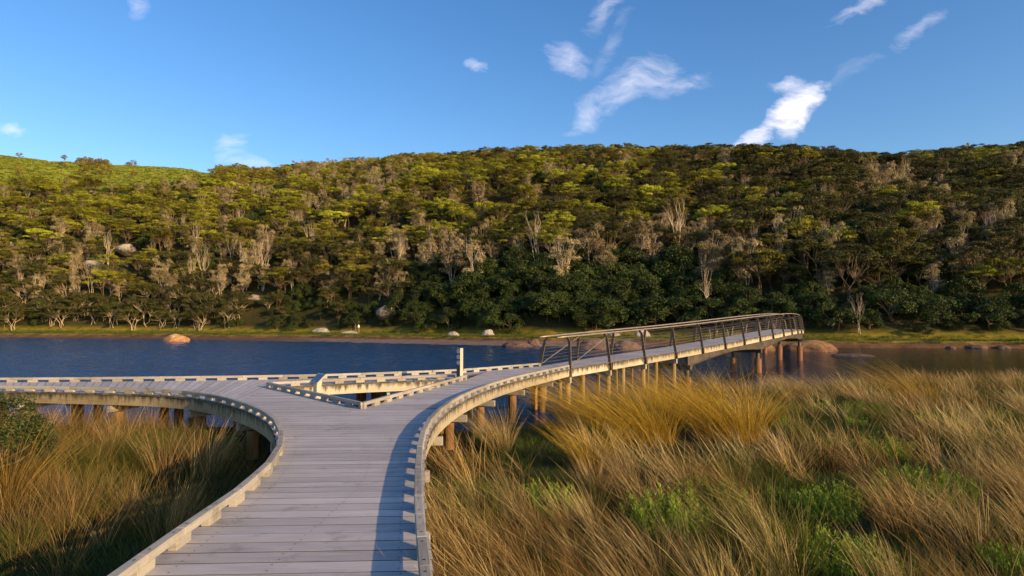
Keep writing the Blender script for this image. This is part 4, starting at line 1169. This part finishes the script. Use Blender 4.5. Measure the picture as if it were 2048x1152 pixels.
while yv < 31:
    sp_ = .25+.004*yv; xv = -1.05*yv-2
    while xv < 1.0*yv+3:
        x_ = xv+random.uniform(-.5, .5)*sp_; y_ = yv+random.uniform(-.5, .5)*sp_; xv += sp_
        zn = zone_of(x_, y_)
        if not zn: continue
        gz = marsh_z(x_, y_)
        if gz < WATER+.02: continue
        if any((x_-cx_)**2+((y_-cy_)*(.62 if y_ < cy_ else 1.1))**2 < rr_*rr_ for cx_, cy_, rr_ in CLR): continue
        n1 = noise.noise(Vector((x_*.55, y_*.55, 1))); n2 = noise.noise(Vector((x_*.5, y_*.5, 21))); n3 = noise.noise(Vector((x_*1.1, y_*1.1, 31)))
        if random.random() < .55: mats_.append((x_, y_, gz, 0, 0, random.uniform(0, 6.28), random.uniform(.8, 1.6), random.choice((12, 13))))
        if zn == 1:
            # hollow with low grass next to the boardwalk
            if (n1 < -.05 or n2 < -.2) and x_ > 2 and random.random() < .09: mats_.append((x_, y_, gz, 0, 0, random.uniform(0, 6.28), random.uniform(.6, 1.2), random.choice((14, 15))))
            low = (x_ < 1.5 and y_ > 11.3)
            if low and random.random() > .10: continue
            if n1 < .05 and not (x_ < 2.2 and y_ < 9.5) and random.random() < .94: continue
            if n3 < -.10 and random.random() < (.8 if x_ > 2.2 else .4): continue
            far_ = max(0, (y_-9)/14)
            if n2 > .10: ix = random.choice((3, 4, 3, 4, 1))
            elif n2 < -.26: ix = random.choice((5, 6, 5, 6, 0))
            else: ix = random.choice((0, 1, 2, 0, 1, 2, 3, 5, 6))
            ang = math.pi+.15+.5*n3+.4*noise.noise(Vector((x_*.2, y_*.2, 3)))+random.gauss(0, .28)
            tilt = random.gauss(.03, .13)+.25*n2
            s_ = random.uniform(.72, 1.12)*(1-.12*far_)*(1+.5*n1)
            s_ *= .90
            if y_ > 10.5: ix = FARMAP[ix]
        else:
            s0_ = .84 if y_ < 10.5 else 1.2
            if y_ < 11 and n1 < -.12 and random.random() < .9: continue
            edge = (col_x(left, y_, 0) or 0)-x_
            if edge < 1.0 and y_ < 9.5 and random.random() < .8: continue
            if edge < .5 and random.random() < .6: continue
            if y_ < 7.8 and random.random() < .72: continue
            ix = random.choice((7, 8, 7, 8, 11, 9, 10)) if n2 > -.15 else random.choice((9, 10, 9, 10, 7))
            ang = random.uniform(0, 6.28); tilt = random.gauss(0, .09); s_ = random.uniform(.62, .95)*(1+.25*n1)*s0_
        reeds.append((x_, y_, gz, 0, tilt, ang, s_, ix))
    yv += sp_
print('reeds', len(reeds), len(mats_))
scatter('marsh_reeds', TP, reeds, 'wind bent beige and russet reeds filling the marsh beside the boardwalk', 'reeds')
# low heath on the far left ridge
HP = []
for i in range(3):
    cl = [((random.uniform(-1.6, 1.6), random.uniform(-1.6, 1.6), random.uniform(.1, .55)), random.uniform(.5, .9), random.uniform(.3, .5)) for _ in range(12)]
    cr = crown(cl, 70, .18, .7, .6); HP.append(bpy.data.objects.new('heath', np_mesh('heath', cr[0], [cr[1]], [M['leaf_heath']], cr[2])))
hp_ = []
yv = 175.0
while yv < 330:
    xv = -1.0*yv
    while xv < -.42*yv:
        x_ = xv+random.uniform(-.9, .9); y_ = yv+random.uniform(-.9, .9); xv += 2.1
        z_ = far_z(x_, y_); px, py = topx(x_, y_, z_)
        if px < 470 and py < lut(HEATH, px)+8: hp_.append((x_, y_, z_-.15, 0, 0, random.uniform(0, 6.28), random.uniform(.45, .75), random.randrange(3)))
    yv += 2.3
scatter('heath_scrub', HP, hp_, 'low sunlit green heath covering the far left ridge', 'heath')
# grass on the far bank
FB = [tuft('g_green', 60, .6, .32, .5, .05, .3, .035, .5), tuft('g_olive', 60, .6, .36, .5, .05, .3, .035, .5)]
bank_pts = []
for _ in range(9000):
    k = random.uniform(-.9, .9); y_ = random.uniform(66, 136); x_ = k*y_; z_ = far_z(x_, y_)
    if z_ < -.93 or z_ > -.2 or y_ > lut(BASE, px_of(x_, y_))+3: continue
    bank_pts.append((x_, y_, z_, 0, 0, random.uniform(0, 6.28), random.uniform(.5, 1.0), 2 if random.random() < .75 else 3))
short = mats_+[]
scatter('short_marsh_grass', TP, short, 'short green grass growing low between the reeds', 'grass')
scatter('bank_grass', FB, [p[:7]+(p[7]-2,) for p in bank_pts], 'low bright grass along the far river bank', 'grass')

def tussock(px, py, top_px, width_px, label, mat='g_gold', n_=800, lean=.35, curl=.5, name='grass_tussock', cat='grass tussock', spread=.5, rz=None, wd=.006, zg=-1.05, group=None):
    p = P(px, py, zg); p.z = marsh_z(p.x, p.y); k = p.y/F
    H = (py-top_px)*k; R = width_px*k*.20
    v_, f_, t_ = blades(int(n_*.7) if px > 300 else n_, R, H*1.14, .45, lean, curl*1.25, wd*(1.5 if px > 1120 else 1), spread, tspread=.9)
    o = bpy.data.objects.new(name, np_mesh(name, v_, f_, [M[mat]], t_)); COL.objects.link(o); o.location = p
    o.rotation_euler = (0, 0, rz if rz is not None else math.pi+random.uniform(-.15, .15)); tag(o, label, cat, group); return o
tussock(1465, 880, 752, 300, 'largest golden tussock, bent left in the wind, right of the footbridge piles', n_=1300)
tussock(1290, 890, 765, 280, 'broad golden tussock drooping left, second from the boardwalk', n_=1200, lean=.5)
tussock(1375, 845, 748, 200, 'golden tussock standing just in front of the first steel bridge pile', n_=800)
tussock(1170, 850, 768, 190, 'golden brown tussock leaning over the water under the bridge start', n_=700, lean=.5)
tussock(1185, 945, 852, 110, 'narrow yellow green tussock below the broad golden one', mat='g_gold', n_=420, lean=.15, curl=.3)
tussock(1835, 805, 734, 190, 'windswept golden tussock at the water edge on the right', n_=600, lean=.6)
tussock(1640, 800, 752, 150, 'beige tussock by the water left of the windswept golden one', mat='g_dry', n_=500, lean=.4)
tussock(1775, 850, 805, 150, 'low yellow green tussock in the middle of the right marsh', mat='g_olive', n_=500, lean=.4)
tussock(155, 900, 830, 130, 'spiky golden tussock below the left boardwalk arm', n_=220, lean=.05, curl=.35, spread=.8, mat='g_dgold')
tussock(8, 1030, 868, 120, 'tall spiky golden tussock at the left edge', n_=300, lean=.03, curl=.3, spread=.6, mat='g_dgold')
tussock(1005, 905, 828, 90, 'pale upright tuft nearest the curved kerb and the water', mat='g_dry', n_=420, lean=.2, curl=.2, spread=.35)
tussock(1195, 1000, 925, 60, 'pale dry tuft in front of the green samphire left of centre', mat='g_dry', n_=300, lean=.1, curl=.15, spread=.35)

def sprig_shrub(px, py, top_px, width_px, label, mat='g_shrub', n_=90, zg=-1.05, name='samphire_bush', cat='shrub'):
    p = P(px, py, zg); p.z = marsh_z(p.x, p.y); k = p.y/F
    o = bpy.data.objects.new(name, sprigs(name, (py-top_px)*k*1.05, width_px*k*.5, n_, mat)); COL.objects.link(o); o.location = p; tag(o, label, cat); return o
sprig_shrub(1345, 1080, 985, 120, 'bright green samphire bush at the bottom centre of the right marsh', n_=150)
sprig_shrub(1425, 1035, 962, 120, 'green samphire bush just above and right of the brightest one', n_=130)
sprig_shrub(1655, 1045, 985, 110, 'green samphire bush in the hollow between two bent reed clumps', n_=110)
sprig_shrub(1862, 1000, 940, 150, 'wide yellow green samphire bush toward the right edge', n_=170)
sprig_shrub(1700, 1165, 1085, 150, 'bright green samphire bush cut by the bottom edge of the photo', n_=160)
sprig_shrub(2030, 1160, 1100, 90, 'small olive samphire bush in the bottom right corner', n_=80)
sprig_shrub(1110, 1035, 965, 80, 'bright green samphire bush nearest to the right kerb', n_=80)
sprig_shrub(1770, 925, 880, 90, 'dark green samphire bush behind the wide yellow green one', n_=110)
sprig_shrub(1885, 858, 828, 80, 'small green samphire bush near the middle of the far marsh edge', n_=80)
sprig_shrub(445, 925, 862, 70, 'lime green samphire bush inside the left curve of the boardwalk', n_=80)
sprig_shrub(1555, 1025, 985, 60, 'small dark green samphire bush between the two larger middle ones', n_=60)

# leafy bush at the left edge
cl = []
for i in range(64):
    a = random.uniform(0, 6.28); el = math.asin(random.uniform(-.05, 1)); cl.append(((math.cos(a)*math.cos(el)*.78, math.sin(a)*math.cos(el)*.78, .55+math.sin(el)*.95), random.uniform(.16, .28), random.uniform(.16, .28)))
cr = crown(cl, 3600, .028, .5, .2)
p = P(-38, 1000, -1.05); p.z = marsh_z(p.x, p.y)
bush = empty('leafy_bush', p); tag(bush, 'dark leafy bush at the left edge, its top reaching above the boardwalk arm', 'bush')
o = bpy.data.objects.new('foliage', np_mesh('foliage', cr[0], [cr[1]], [M['leaf_dark']], cr[2])); COL.objects.link(o); o.parent = bush
tr = trunk_mb([c[0] for c in cl[::3]], 4, .03, 1, .5, .08, forks=False); o = bpy.data.objects.new('stems', tr.mesh('stems', M['bark_dark'])); COL.objects.link(o); o.parent = bush
